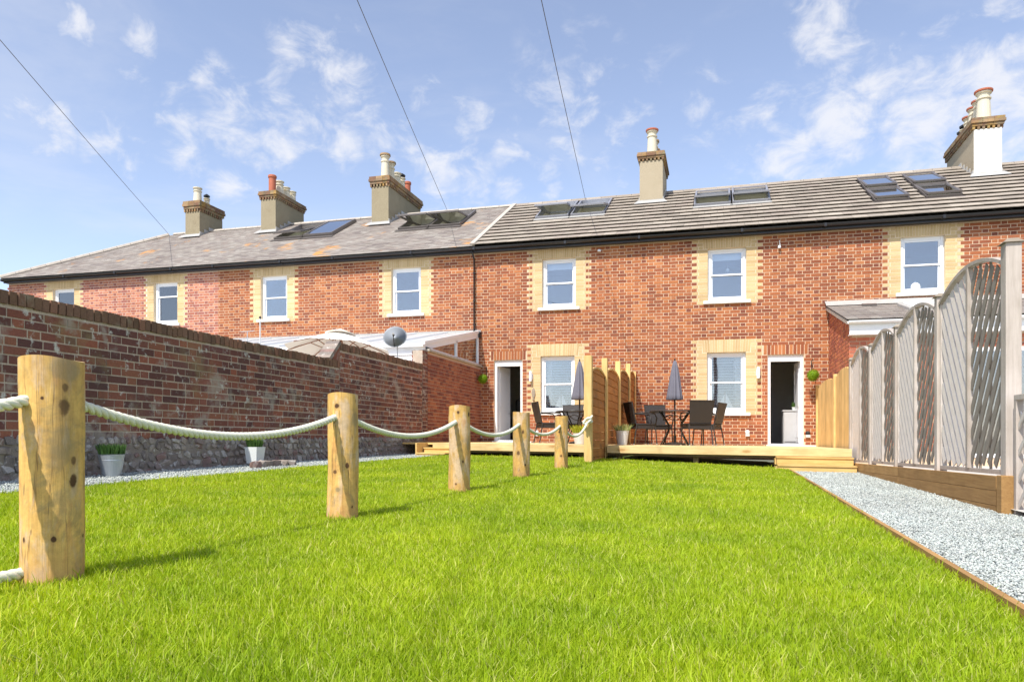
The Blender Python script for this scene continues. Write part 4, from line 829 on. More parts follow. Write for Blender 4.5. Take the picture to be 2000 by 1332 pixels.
# ------------------------------------------------------------------ arched trellis fence on the right
FX = 2.1
fp = [(6.14, .21, 1.98), (7.90, .19, 1.92), (9.62, .165, 1.885), (11.15, .15, 1.86), (12.75, .12, 1.83)]
T = Thing('trellis_fence', 'row of silvery arched fence panels with diagonal slats on the right of the path', 'fence', (FX, 6.14, 0))
for k, (y, zb_, zt_) in enumerate(fp):
    hw = .052 if k == 0 else .045; pt = T.part('post', MB().box(FX - hw, FX + hw, y - hw, y + hw, zb_ if k == 0 else 0, zt_ - .03), 'greywood', bev=.004)
    T.part('post_cap', MB().add([(FX - hw - .02, y - hw - .02, zt_ - .03), (FX + hw + .02, y - hw - .02, zt_ - .03), (FX + hw + .02, y + hw + .02, zt_ - .03), (FX - hw - .02, y + hw + .02, zt_ - .03), (FX - hw * .6, y - hw * .6, zt_ + .005), (FX + hw * .6, y - hw * .6, zt_ + .005), (FX + hw * .6, y + hw * .6, zt_ + .005), (FX - hw * .6, y + hw * .6, zt_ + .005)], BOXF), 'cap', pt)
def slat_mesh(yc, zc, L, dy, dz, tilt, wd=.038):
    d = Vector((0, dy, dz)).normalized(); nrm = Vector((-1, 0, 0)); wv = nrm.cross(d); ct, st = math.cos(tilt), math.sin(tilt); w2 = wv * ct + nrm * st; n2 = nrm * ct - wv * st
    return Vector((FX, yc, zc)), (d, w2, n2), (L / 2, wd, .004)
for pi_, ((ya, za, zta), (yb_, zb_, ztb)) in enumerate(zip(fp, fp[1:])):
    y0, y1 = ya + .052, yb_ - .047; ym = (y0 + y1) / 2; bot = (za + zb_) / 2 + .0; ze = ztb - .09; rise = .175
    arch = lambda y: ze + rise * (1 - ((y - ym) / (y1 - y0) * 2) ** 2)
    botf = lambda y: za + (zb_ - za) * (y - ya) / (yb_ - ya)
    m = MB(); K = 14
    for k in range(K):
        a, b = y0 + (y1 - y0) * k / K, y0 + (y1 - y0) * (k + 1) / K
        m.add([(FX - .032, a, arch(a) - .03), (FX + .032, a, arch(a) - .03), (FX + .032, b, arch(b) - .03), (FX - .032, b, arch(b) - .03), (FX - .032, a, arch(a)), (FX + .032, a, arch(a)), (FX + .032, b, arch(b)), (FX - .032, b, arch(b))], BOXF)
    T.part('arched_rail', m, 'greywood'); T.part('bottom_rail', MB().add([(FX - .02, y0, botf(y0) + .005), (FX + .02, y0, botf(y0) + .005), (FX + .02, y1, botf(y1) + .005), (FX - .02, y1, botf(y1) + .005), (FX - .02, y0, botf(y0) + .04), (FX + .02, y0, botf(y0) + .04), (FX + .02, y1, botf(y1) + .04), (FX - .02, y1, botf(y1) + .04)], BOXF), 'greywood')
    for y in (y0 + .012, y1 - .012): T.part('stile', MB().box(FX - .02, FX + .02, y - .012, y + .012, botf(y) + .04, arch(y) - .03), 'greywood')
    T.part('centre_stile', MB().box(FX - .034, FX + .012, ym - .022, ym + .022, botf(ym) + .04, arch(ym) - .03), 'greywood')
    for half, (ha, hb) in enumerate(((y0 + .024, ym - .018), (ym + .018, y1 - .024))):
        for q in (.2, .5, .8):
            yy = ha + (hb - ha) * q; T.part('batten', MB().box(FX + .012, FX + .026, yy - .012, yy + .012, botf(yy) + .04, arch(yy) - .03), 'cap')
        # near half rises towards the camera, far half falls towards it
        sl = math.tan(R(56)); up = 1 if half == 0 else -1; wdt = hb - ha; pitch = .205; z = bot - sl * wdt
        # near half: z = zs + sl*(hb-y)... in terms of distance u from the camera-side edge
        while z < ze + rise + sl * wdt:
            # centre line: z at y=ha is za1, at y=hb is zb1
            za1, zb1 = (z + sl * wdt, z) if half == 0 else (z, z + sl * wdt)
            pts = []
            for q in range(41):
                yy = ha + (hb - ha) * q / 40; zz_ = za1 + (zb1 - za1) * q / 40
                if botf(yy) + .045 < zz_ < arch(yy) - .04: pts.append((yy, zz_))
            if len(pts) > 3:
                (p0y, p0z), (p1y, p1z) = pts[0], pts[-1]; d = Vector((0, p1y - p0y, p1z - p0z)); L = d.length; c = ((p0y + p1y) / 2, (p0z + p1z) / 2)
                d.normalize(); nrm = Vector((-1, 0, 0)); wv = nrm.cross(d)
                if wv.z < 0: wv = -wv
                # louvre tilt: far half leans to face the sun and sky, near half leans away from it
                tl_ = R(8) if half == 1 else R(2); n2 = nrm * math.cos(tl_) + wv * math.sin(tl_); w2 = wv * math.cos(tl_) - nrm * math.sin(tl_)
                T.part('slat', MB().obox((FX - .004, *c), (d, w2, n2), (L / 2 - .012, .034 if half else .037, .0045)), 'slatwood' if half else 'slatshaded')
            z += pitch * 1.02
T = Thing('retaining_edge', 'brown sleeper boards holding the bank below the arched fence', 'retaining boards', (2.03, 6.1, 0))
for k in range(3):
    a, b = 6.2, 12.72; zt0, zt1 = .205 - k * .115, .115 - k * .115
    for (ya, yb_) in ((a, 9.3), (9.304, b)):
        f0, f1 = (ya - a) / (b - a), (yb_ - a) / (b - a); z0t, z1t = zt0 + (zt1 - zt0) * f0, zt0 + (zt1 - zt0) * f1
        T.part('board', MB().add([(2.02, ya, z0t - .112), (2.05, ya, z0t - .112), (2.05, yb_, z1t - .112), (2.02, yb_, z1t - .112), (2.02, ya, z0t), (2.05, ya, z0t), (2.05, yb_, z1t), (2.02, yb_, z1t)], BOXF), 'gravelboard', bev=.003)
T.part('end_post', MB().box(2.0, 2.10, 6.03, 6.13, -.25, .215), 'gravelboard', bev=.005)
T.part('top_capping', MB().add([(2.05, 6.13, .15), (2.2, 6.13, .15), (2.2, 12.7, .06), (2.05, 12.7, .06), (2.05, 6.13, .19), (2.2, 6.13, .19), (2.2, 12.7, .10), (2.05, 12.7, .10)], BOXF), 'gravelboard')
# two newer panels by the house
T = Thing('new_fence_panels', 'pair of new yellow timber fence panels between the trellis and the house wall', 'fence', (FX, 12.8, 0))
for y0, y1, zt_ in ((12.81, 14.42, 1.70), (14.5, 16.95, 1.66)):
    nbd = 9; wd = (y1 - y0) / nbd
    for k in range(nbd):
        t = (k + .5) / nbd; zz_ = zt_ + .1 * (1 - (2 * t - 1) ** 2) - .05; T.part('board', MB().box(FX - .01, FX + .012, y0 + k * wd + .003, y0 + (k + 1) * wd - .003, .33, zz_), 'screenpost', bev=.002)
    T.part('rail', MB().box(FX + .013, FX + .05, y0, y1, .6, .68), 'screenpost'); T.part('rail', MB().box(FX + .013, FX + .05, y0, y1, 1.3, 1.38), 'screenpost')
for y in (14.45, 16.95 - .0): T.part('post', MB().box(FX - .045, FX + .045, y - .04, y + .04, .3, 1.72 if y < 15 else 1.70), 'screenpost', bev=.004)
# low trellis continuing to the right
T = Thing('low_trellis', 'low weathered diamond trellis panel at the right edge of the picture', 'trellis', (2.10, 6.0, 0)); TX = 2.10
ty0, ty1, tb, tt_ = 3.7, 6.02, -.10, .81
T.part('top_rail', MB().box(TX - .025, TX + .025, ty0, ty1, tt_ - .04, tt_), 'greywood', bev=.003); T.part('bottom_rail', MB().box(TX - .02, TX + .02, ty0, ty1, tb, tb + .04), 'greywood')
for y in (ty0 + .02, ty1 - .02): T.part('stile', MB().box(TX - .024, TX + .024, y - .02, y + .02, tb, tt_ - .04), 'greywood')
for sgn in (-1, 1):
    c0 = -1.4
    while c0 < 3.2:
        pts = [(ty0 + (ty1 - ty0) * q / 60, tb + c0 + sgn * (ty1 - ty0) * (q / 60) * .95 + (0 if sgn > 0 else 1.2)) for q in range(61)]; pts = [p for p in pts if tb + .03 < p[1] < tt_ - .04]
        if len(pts) > 4:
            p, q = pts[0], pts[-1]; d = Vector((0, q[0] - p[0], q[1] - p[1])); L = d.length; d.normalize(); nrm = Vector((-1, 0, 0)); T.part('slat', MB().obox((TX + .006 * sgn, (p[0] + q[0]) / 2, (p[1] + q[1]) / 2), (d, nrm.cross(d), nrm), (L / 2, .016, .005)), 'slatwood')
        c0 += .19
# ------------------------------------------------------------------ rope posts
KN = {1: [(.38, .87, .010, .016, .9), (.35, .78, .016, .032, .6), (.62, .545, .010, .017, .9), (.62, .455, .012, .026, .95), (-.28, .82, .006, .007, .8), (.05, .20, .008, .010, .9), (-.8, .2, .006, .012, .8), (.4, .95, .05, .045, .3), (.3, .62, .04, .06, .2), (.95, .2, .006, .008, .8)],
      2: [(-.35, .90, .014, .014, .9), (.28, .43, .012, .020, .95), (-.5, .38, .014, .014, .6), (-.3, .24, .016, .014, .5), (.75, .8, .03, .05, .3), (.6, .1, .008, .01, .8)],
      3: [(-.1, .92, .012, .016, .8), (.35, .36, .008, .014, .95), (-.3, .10, .010, .010, .95), (.8, .55, .02, .05, .3), (.85, .9, .014, .02, .8)],
      4: [(-.35, .38, .02, .025, .6), (.2, .7, .012, .02, .8), (.5, .2, .01, .014, .8)], 5: [(0, .25, .018, .018, .6), (-.3, .7, .012, .014, .8)]}
def rope_post(y, x, r, h, zb_, seed, label):
    T = Thing('rope_post', label, 'post', (x, y, zb_), 'log posts carrying the rope across the lawn', local=True)
    rs = random.Random(seed); K, J = 34, 44; vs = []; ph = [rs.uniform(0, 6.28) for _ in range(6)]
    for i in range(K):
        z = -.12 + (h + .12) * i / (K - 1); lean = rs.uniform(-.0008, .0008)
        for j in range(J):
            a = 2 * math.pi * j / J; rr = r * (1 + .012 * math.sin(5 * a + ph[5] + 14 * z) + .006 * rs.uniform(-1, 1) + .022 * math.sin(2 * a + ph[0] + z * 3) + .012 * math.sin(3 * a + ph[1] + z * 7) + .010 * math.sin(9 * z + ph[2] + a) + .006 * math.sin(7 * a + ph[3]) + .05 * max(0, .3 - z / h) * .6)
            for kz, ka in ((.32 * h, ph[4]), (.62 * h, ph[5]), (.85 * h, ph[4] + 2)): rr += r * .045 * math.exp(-((z - kz) / .035) ** 2 - (((a - ka + math.pi) % (2 * math.pi) - math.pi) / .35) ** 2)
            vs.append((rr * math.cos(a) + .004 * z, rr * math.sin(a), z + (.006 * math.sin(a * 2 + ph[1]) if i == K - 1 else 0)))
    m = MB(); m.v = vs
    for i in range(K - 1):
        for j in range(J): m.f.append((i * J + j, i * J + (j + 1) % J, (i + 1) * J + (j + 1) % J, (i + 1) * J + j))
    tc = Vector((-x, -y, 0)).normalized(); rt = Vector((-tc.y, tc.x, 0)); kl = []
    for u, f, kr, kh, dk in KN[seed - 11]:
        w_ = math.sqrt(max(0, 1 - u * u)); kl.append((rt * (u * r) + tc * (w_ * r) + Vector((0, 0, f * h)), kr, kh, dk))
    o = T.part('log', m, postmat(seed, kl, r), smooth=True); t = MB(); t.v = [(v[0], v[1], v[2]) for v in vs[(K - 1) * J:]] + [(vs[(K - 1) * J + j][0] * .5, vs[(K - 1) * J + j][1] * .5, h + rs.uniform(-.004, .004)) for j in range(J)] + [(0, 0, h)]
    for j in range(J): t.f.append((j, (j + 1) % J, J + (j + 1) % J, J + j)); t.f.append((J + j, J + (j + 1) % J, 2 * J))
    T.part('cut_top', t, 'cuttop'); return T
PX = -1.95; PY = [-.08, 1.67, 3.40, 5.18, 6.98, 8.89]; PRAD = [.098, .088, .084, .085, .088, .088]
PLAB = ['', 'nearest and thickest-looking log post, by the left edge, with dark knots', 'second log post from the left with rope hanging either side', 'third log post, standing in front of the left deck', 'fourth log post, standing in front of the open white doorway', 'smallest and farthest log post, nearest to the timber screen']
for k, y in enumerate(PY):
    if k == 0: continue
    rope_post(y, PX, PRAD[k] * .97, .67, gz(PX, y) - .0, 11 + k, PLAB[k])
def rope(pts, label, rr=.0165, group='rope spans between the log posts'):
    pts = [Vector(p) for p in pts]; L = [0]
    for a, b in zip(pts, pts[1:]): L.append(L[-1] + (b - a).length)
    tot = L[-1]; nn = int(tot / .0085); m = MB(); T = Thing('rope', label, 'rope', (pts[0].x, pts[0].y, pts[0].z), group)
    def P(s_):
        import bisect
        i = min(max(bisect.bisect(L, s_) - 1, 0), len(pts) - 2); t = (s_ - L[i]) / max(L[i + 1] - L[i], 1e-6); return pts[i].lerp(pts[i + 1], t)
    cen = [P(tot * i / nn) for i in range(nn + 1)]
    for st in range(3):
        hp = []
        for i, c in enumerate(cen):
            t = (cen[min(i + 1, nn)] - cen[max(i - 1, 0)]).normalized(); u = t.cross(Vector((0, 0, 1))).normalized(); w_ = t.cross(u); a = 2 * math.pi * (tot * i / nn / .085 + st / 3)
            hp.append(c + (u * math.cos(a) + w_ * math.sin(a)) * rr * .56)
        T.part('strand', MB().tube(hp, rr * .56, 7), 'rope', smooth=True)
    return T
def sagpts(a, b, sag, K=24):
    a, b = Vector(a), Vector(b); return [a.lerp(b, k / K) - Vector((0, 0, sag * 4 * (k / K) * (1 - k / K))) for k in range(K + 1)]
# ends: z in site coordinates, x = PX
HZ = .545
RL = ['rope coming in from the left edge to the nearest log post', 'thick cream rope sagging between the first and second log posts', 'cream rope sagging between the second and third log posts', 'cream rope between the third and fourth log posts', 'cream rope between the fourth and the smallest log post']
for k in range(5):
    a = (PX, PY[k] + PRAD[k] * .8, HZ + gz(PX, PY[k])); b = (PX, PY[k + 1] - PRAD[k + 1] * .8, HZ + gz(PX, PY[k + 1])); rope(sagpts(a, b, .105 if k else .10), RL[k])
rope(sagpts((PX, PY[5] + .07, HZ + .06), (PX + .02, 10.70, .71), .17), 'short rope rising from the last post to the knot on the timber screen')
T = Thing('rope_knot', 'cream rope knot tied round the front post of the timber screen', 'knot', (PX, 10.7, .7), local=True)
kn = []
for k in range(61): a = k / 60 * 4 * math.pi; kn.append((.02 + .055 * math.cos(a), -.06 + .035 * math.sin(a * 1.5), .02 + .045 * math.sin(a + .7)))
T.part('loop', MB().tube(kn, .018, 7), 'rope', smooth=True); T.part('tail', MB().tube([(.03, -.06, .03), (.08, -.05, .08), (.09, -.02, .10)], .016, 7), 'rope', smooth=True)
T.part('wrap', MB().tube([(.072, -.075, .0), (.085, .0, .015), (.07, .08, .02)], .016, 7), 'rope', smooth=True)
rope([(PX - .02, 1.63, .035), (PX - .03, 1.40, .03), (PX - .05, 1.1, .028), (PX - .06, .8, .03)], 'end of rope lying in the grass at the foot of the nearest post')
# ------------------------------------------------------------------ overhead cables and their pole
T = Thing('utility_pole', 'wooden utility pole at which the three overhead cables meet', 'utility pole', (-.22, -9.45, 0), local=True)
T.part('shaft', MB().tube([(0, 0, -.5), (0, 0, 6.7)], [.14, .10], 16), 'brownwood', smooth=True); T.part('cross_arm', MB().box(-.5, .5, -.05, .05, 6.3, 6.4), 'brownwood')
for px, py, lab in ((330, 458, 'leftmost overhead cable, running down to the hipped end of the roof'), (873, 410, 'middle overhead cable, ending at the ridge above the open rooflights'), (1143, 388, 'rightmost overhead cable, ending at the ridge above the grey rooflights')):
    a = (px - 1000) / 1380; b = -(py - 860) / 1380; rx, ry = a * cth - sth, a * sth + cth; t = (YR - .02) / ry; E_ = Vector((rx * t, YR - .02, .45 + b * t)); S_ = Vector((-.22, -9.45, 6.45))
    P_ = sagpts(S_, E_, .12, 40); m = MB().tube(P_, .0065, 6); o = link('cable', mkmesh('cable', m.v, m.f, True), MAT['cable']); o['label'] = lab; o['category'] = 'cable'; o['group'] = 'overhead cables'
# ------------------------------------------------------------------ furniture
DZ = .34
def chair_proto():
    T = Thing('rattan_chair', 'x', 'chair', (0, 0, DZ), 'dark rattan garden chairs', local=True)
    T.part('seat', MB().box(-.225, .225, -.22, .22, .40, .44), 'rattan', bev=.012)
    b = MB().add([(-.215, -.20, .44), (.215, -.20, .44), (.215, -.235, .44), (-.215, -.235, .44), (-.245, -.30, .88), (.245, -.30, .88), (.245, -.33, .87), (-.245, -.33, .87)], [(0, 1, 2, 3)[::-1], (4, 5, 6, 7), (0, 1, 5, 4)[::-1], (1, 2, 6, 5)[::-1], (2, 3, 7, 6)[::-1], (3, 0, 4, 7)[::-1]]); T.part('backrest', b, 'rattan', bev=.008)
    T.part('apron', MB().box(-.215, .215, -.21, .21, .33, .395), 'rattan')
    for x in (-.22, .22):
        T.part('leg', MB().tube([(x, .2, .40), (x * 1.05, .23, 0)], .013), 'metaldark'); T.part('leg', MB().tube([(x, -.2, .42), (x * 1.05, -.27, 0)], .013), 'metaldark')
        T.part('arm', MB().tube([(x, .2, .38), (x * 1.12, .22, .55), (x * 1.15, .17, .635), (x * 1.15, 0, .65), (x * 1.1, -.24, .64)], .014), 'rattan', smooth=True)
        for y in (.23, -.27): T.part('foot_cap', MB().lathe([(.017, 0), (.017, .02), (.012, .025)], 10, (x * 1.05, y, 0)), 'chrome')
    return T.e
def copy_tree(e):
    c = e.copy(); COL.objects.link(c)
    for ch in e.children:
        k = ch.copy(); COL.objects.link(k); k.parent = c
        for g in ch.children:
            d = g.copy(); COL.objects.link(d); d.parent = k
    return c
ch0 = chair_proto(); first = True
for px, Y, rz, lab in ((1254, 14.75, -62, 'leftmost dark rattan chair of the right-hand dining set, facing right'), (1287, 15.7, -158, 'dark rattan chair at the back left of the right-hand dining set'),
                       (1360, 14.35, 22, 'dark rattan chair with its broad back to us at the right-hand dining set'), (1382, 15.2, 70, 'rearmost right dark rattan chair, partly behind the broad-backed one'),
                       (1072, 14.6, -60, 'dark rattan chair seen side-on before the left house window'), (1113, 15.6, 178, 'dark rattan chair behind the left table, facing the garden'),):
    c = ch0 if first else copy_tree(ch0); first = False; X, _, _ = at(px, 830, Y); c.location = (X, Y, DZ - M * X); c.rotation_euler = (0, 0, R(rz)); c['label'] = lab
def table(X, Y, r, lab, g):
    T = Thing('garden_table', lab, 'table', (X, Y, DZ), g, local=True)
    T.part('tabletop', MB().lathe([(r, .685), (r, .70), (r - .01, .705), (.02, .705)], 36), 'tabletop'); T.part('rim', MB().tube([(r * math.cos(a), r * math.sin(a), .688) for a in [2 * math.pi * k / 36 for k in range(37)]], .014, 6), 'metaldark', smooth=True)
    for k in range(4):
        a = math.pi / 4 + k * math.pi / 2; ca, sa = math.cos(a), math.sin(a); T.part('leg', MB().tube([(r * .8 * ca, r * .8 * sa, .68), (r * .35 * ca, r * .35 * sa, .42), (r * .35 * ca, r * .35 * sa, .3), (r * .75 * ca, r * .75 * sa, 0)], .014), 'metaldark', smooth=True)
    T.part('stretcher_ring', MB().tube([(.17 * math.cos(a), .17 * math.sin(a), .34) for a in [2 * math.pi * k / 24 for k in range(25)]], .01, 6), 'metaldark', smooth=True)
    T.part('scrollwork', MB().tube([(.2 * math.cos(a) * (1 + .2 * math.sin(4 * a)), .2 * math.sin(a), .56 + .05 * math.sin(3 * a)) for a in [2 * math.pi * k / 40 for k in range(41)]], .008, 5), 'metaldark')
def closed_parasol(X, Y, lab):
    T = Thing('closed_parasol', lab, 'parasol', (X, Y, DZ), 'closed parasols on the patios', local=True)
    T.part('pole', MB().tube([(0, 0, .03), (0, 0, 1.74)], .017), 'metaldark')
    fold = lambda a, z: 1 + .17 * math.cos(8 * a + .6 * math.sin(3 * z)) + .05 * math.sin(3 * a + 5 * z)
    T.part('canopy', MB().lathe([(.001, 1.74), (.028, 1.71), (.05, 1.62), (.08, 1.45), (.11, 1.22), (.135, 1.02), (.148, .935), (.135, .925), (.05, .98)], 48, mod=fold), 'cloth', smooth=True)
    T.part('finial', MB().lathe([(.001, 1.735), (.014, 1.745), (.012, 1.77), (.001, 1.78)], 10), 'metaldark'); T.part('base', MB().lathe([(.22, 0), (.22, .035), (.12, .06), (.03, .075), (.03, .2)], 24), 'metaldark')
X, _, _ = at(1318, 830, 14.8); table(X, 14.8, .50, 'round dark glass-topped table in the right-hand dining set', 'round garden tables'); closed_parasol(X, 14.8, 'closed slate-grey parasol standing above the right-hand table')
X, _, _ = at(1124, 830, 14.9); table(X, 14.9, .42, 'round dark glass-topped table beside the timber screen on the left patio', 'round garden tables'); X2, _, _ = at(1132, 830, 14.6); closed_parasol(X2, 14.6, 'closed slate-grey parasol half hidden by the front post of the screen')
def pot(X, Y, Z, r, h, mat, lab, plant, pm, square=False, nb=260, ph=.16, pr=.9, lean=.35, wd=.005):
    T = Thing('planter', lab, 'plant pot', (X, Y, Z), None, local=True)
    if square:
        a, b = r * .78, r; m = MB().add([(-a, -a, 0), (a, -a, 0), (a, a, 0), (-a, a, 0), (-b, -b, h), (b, -b, h), (b, b, h), (-b, b, h)], [BOXF[0]] + BOXF[2:]); m.add([(-b, -b, h), (b, -b, h), (b, b, h), (-b, b, h), (-b + .015, -b + .015, h), (b - .015, -b + .015, h), (b - .015, b - .015, h), (-b + .015, b - .015, h)], [(0, 1, 5, 4), (1, 2, 6, 5), (2, 3, 7, 6), (3, 0, 4, 7)])
        T.part('pot', m, mat)
    else: T.part('pot', MB().lathe([(r * .68, 0), (r * .72, .01), (r * .93, h * .72), (r * .95, h * .74), (r * .94, h * .77), (r, h * .97), (r * 1.05, h), (r * .97, h), (r * .9, h * .9)], 28), mat, smooth=False)
    T.part('soil', MB().lathe([(.001, h * .9), (r * .9, h * .9)], 20), 'soil')
    t = tuftmesh(nb, r * pr, ph, lean, wd, seed=int(abs(X) * 100)); t.v = [(x, y, z + h * .88) for x, y, z in t.v]; o = T.part('plant', t, pm)
X, Y, Z = at(218, 921, 5.05); 
def ongr(px, py):
    a = (px - 1000) / 1380; b = (py - 860) / 1380; rx, ry = a * cth - sth, a * sth + cth
    t = 5.0
    for _ in range(20): t = (.45 - (gz(rx * t, ry * t) + .01 - M * rx * t)) / b
    return rx * t, ry * t
gX, gY = -5.42, None
def along(px, X):
    a = (px - 1000) / 1380; rx, ry = a * cth - sth, a * sth + cth; t = X / rx; return ry * t
yy = along(218, -5.5); pot(-5.5, yy, .035, .112, .215, 'galv', 'galvanised bucket planter with dark green plant behind the nearest post', None, 'hebe', nb=420, ph=.13, wd=.007)
yy = along(498, -5.5); pot(-5.5, yy, .10, .088, .20, 'stonewhite', 'square pale planter ringed with pebbles at the foot of the wall', None, 'hebe', square=True, nb=380, ph=.13, wd=.007)
for k, dd in enumerate((-.30, -.19, -.07, .06, .17, .27)):
    o = bpy.data.objects.new('pebble', STONES[k]); COL.objects.link(o); X_ = -5.30 + abs(dd) * .25; o.location = (X_ , yy + dd * 1.25, .10 - M * X_); o.scale = (.12, .17, .10); o.rotation_euler = (0, 0, k)
    o['label'] = ['leftmost large grey pebble before the square planter', 'small brown pebble, second from the left before the square planter', 'rounded grey pebble just left of the square planter base', 'grey pebble right in front of the square planter', 'pale pebble at the right foot of the square planter', 'rightmost pale pebble before the square planter'][k]; o['category'] = 'pebble'; o['group'] = 'pebbles round the square planter'
X, Y, _ = at(1215, 830, 13.2); pot(X, Y, DZ, .125, .27, 'zinc', 'tapering galvanised pot of pale grass against the timber screen', None, 'palegrass', nb=220, ph=.17, lean=.7)
X, Y, _ = at(1134, 830, 13.3); pot(X, Y, DZ, .15, .22, 'zinc', 'low galvanised tub with a yellow-green plant under the left table', None, 'yellowleaf', nb=260, ph=.19, lean=.6, wd=.009)
def leafball(X, Y, Z, r, lab):
    T = Thing('topiary_ball', lab, 'topiary ball', (X, Y, Z), 'hanging topiary balls by the doors', local=True)
    rs = random.Random(3); m = MB()
    for _ in range(900):
        d = Vector((rs.gauss(0, 1), rs.gauss(0, 1), rs.gauss(0, 1))).normalized(); c = d * r * rs.uniform(.88, 1.06); u = d.cross(Vector((rs.random(), rs.random(), rs.random()))).normalized(); v = d.cross(u) * .5 + d * rs.uniform(-.4, .8); s_ = .016
        m.add([c - u * s_ * .5, c + v * s_, c + u * s_ * .5, c - v * s_], [(0, 1, 2, 3)])
    m.lathe([(.001, -r * .85), (r * .6, -r * .6), (r * .85, 0), (r * .6, r * .6), (.001, r * .85)], 16); T.part('foliage', m, 'moss'); T.part('chain', MB().tube([(0, 0, r * .9), (0, 0, r + .22)], .004, 5), 'black')
    T.part('bracket', MB().tube([(0, .28, r + .0), (0, .28, r + .22), (0, 0, r + .23), (0, -.04, r + .20)], .008, 6), 'black')
for px, py, lab in ((943, 740, 'small bright green topiary ball hanging left of the left doorway'), (1588, 733, 'bright green topiary ball hanging right of the right doorway')):
    X, Y, Z = at(px, py, 16.70); leafball(X, Y, Z, .125 if px > 1000 else .115, lab)
def walllamp(px, py, lab):
    X, Y, Z = at(px, py, 16.98); T = Thing('wall_light', lab, 'wall light', (X, 17.0, Z), 'wall lights', local=True)
    T.part('back_plate', MB().box(-.045, .045, -.02, 0, -.07, .07), 'whiteupvc', bev=.008); T.part('lamp_tube', MB().lathe([(.035, -.13), (.038, -.12), (.038, .10), (.03, .12), (.001, .13)], 16, (0, -.07, 0)), 'whiteupvc')
walllamp(1037, 735, 'white wall light between the left door and its window'); walllamp(1481, 728, 'white wall light between the right window and doorway')
for px, py, lab in ((1460, 846, 'small white vent low on the wall under the right window'), (1578, 848, 'small dark vent low on the wall right of the doorway'), (1048, 846, 'small round vent low on the wall under the left window'), (938, 850, 'small dark vent low on the wall left of the left doorway')):
    X, Y, Z = at(px, py, 16.98); T = Thing('wall_vent', lab, 'wall vent', (X, 17.0, Z), local=True); T.part('housing', MB().lathe([(.05, 0), (.05, .04), (.03, .07), (.001, .07)], 14), 'whiteupvc' if 'white' in lab or 'round' in lab else 'black'); T.part('louvre', MB().box(-.045, .045, -.05, -.0, -.07, -.01), 'zinc')
X, Y, Z = at(1042, 768, 16.99); T = Thing('wall_ornament', 'fish-shaped wooden ornament hanging on the yellow bricks by the left window', 'ornament', (X, 17.0, Z), local=True)
T.part('body', MB().add([(0, -.03, .14), (.035, -.03, .08), (.045, -.03, 0), (.03, -.03, -.08), (.008, -.03, -.12), (.03, -.03, -.17), (-.03, -.03, -.17), (-.008, -.03, -.12), (-.03, -.03, -.08), (-.045, -.03, 0), (-.035, -.03, .08)] + [(0, -.005, .14), (.035, -.005, .08), (.045, -.005, 0), (.03, -.005, -.08), (.008, -.005, -.12), (.03, -.005, -.17), (-.03, -.005, -.17), (-.008, -.005, -.12), (-.03, -.005, -.08), (-.045, -.005, 0), (-.035, -.005, .08)], [tuple(range(11)), tuple(range(11, 22))[::-1]] + [(k, (k + 1) % 11, 11 + (k + 1) % 11, 11 + k) for k in range(11)]), 'cap')
X, Y, Z = at(1171, 490, 16.98); T = Thing('security_camera', 'tiny white dome camera under the gutter right of the upper left window', 'security camera', (X, 17, Z), local=True); T.part('dome', MB().lathe([(.045, 0), (.045, .03), (.03, .055), (.001, .065)], 14, (0, -.05, -.03)), 'whiteupvc'); T.part('mount', MB().box(-.02, .02, -.05, 0, -.01, .03), 'whiteupvc')
X, Y, Z = at(1522, 478, 16.98); T = Thing('cable_bracket', 'small white cable bracket under the gutter right of the middle upper window', 'bracket', (X, 17, Z), local=True); T.part('hook', MB().tube([(0, 0, .10), (0, -.06, .08), (.01, -.07, 0), (.02, -.05, -.05)], .008, 6), 'whiteupvc'); T.part('insulator', MB().lathe([(.03, -.06), (.035, -.02), (.02, 0)], 12, (0, -.06, -.03)), 'whiteupvc')
# things seen inside windows and doors
def sail(px, py, lab):
    X, Y, Z = at(px, py, 17.18); T = Thing('sail_ornament', lab, 'ornament', (X, 17.18, 1.15), 'white sailing-boat ornaments in the windows', local=True)
    for s_, nm, w1, h_ in ((-1, 'jib', .17, .38), (1, 'mainsail', .19, .42)): T.part(nm, MB().add([(s_ * .012, -.006, .05), (s_ * w1, -.006, .05), (s_ * .012, -.006, h_), (s_ * .012, .006, .05), (s_ * w1, .006, .05), (s_ * .012, .006, h_)], [(0, 1, 2), (3, 5, 4), (0, 3, 4, 1), (1, 4, 5, 2), (2, 5, 3, 0)]), 'white')
    T.part('mast', MB().tube([(0, 0, .03), (0, 0, h_ + .02)], .006, 6), 'brownwood'); T.part('hull', MB().add([(-.14, -.02, 0), (.14, -.02, 0), (.14, .02, 0), (-.14, .02, 0), (-.18, -.03, .045), (.18, -.03, .045), (.18, .03, .045), (-.18, .03, .045)], BOXF), 'white')
sail(1096, 780, 'white sailing-boat ornament behind the left ground-floor window'); sail(1416, 780, 'white sailing-boat ornament behind the right ground-floor window')
X, Y, Z = at(1787, 556, 17.2); T = Thing('lantern_ornament', 'white domed lantern ornament inside the upper right window', 'ornament', (X, 17.2, 3.70), local=True); T.part('dome', MB().lathe([(.06, .0), (.07, .02), (.06, .05), (.10, .07), (.11, .13), (.085, .19), (.04, .225), (.02, .25), (.001, .26)], 20), 'white', smooth=True)
X, Y, Z = at(1421, 528, 17.2); T = Thing('window_charm', 'tiny white charm hanging inside the middle upper window', 'ornament', (X, 17.2, Z), local=True); T.part('charm', MB().lathe([(.001, -.05), (.04, -.02), (.04, .02), (.001, .05)], 12), 'white'); T.part('thread', MB().tube([(0, 0, .05), (0, 0, .5)], .002, 4), 'white')
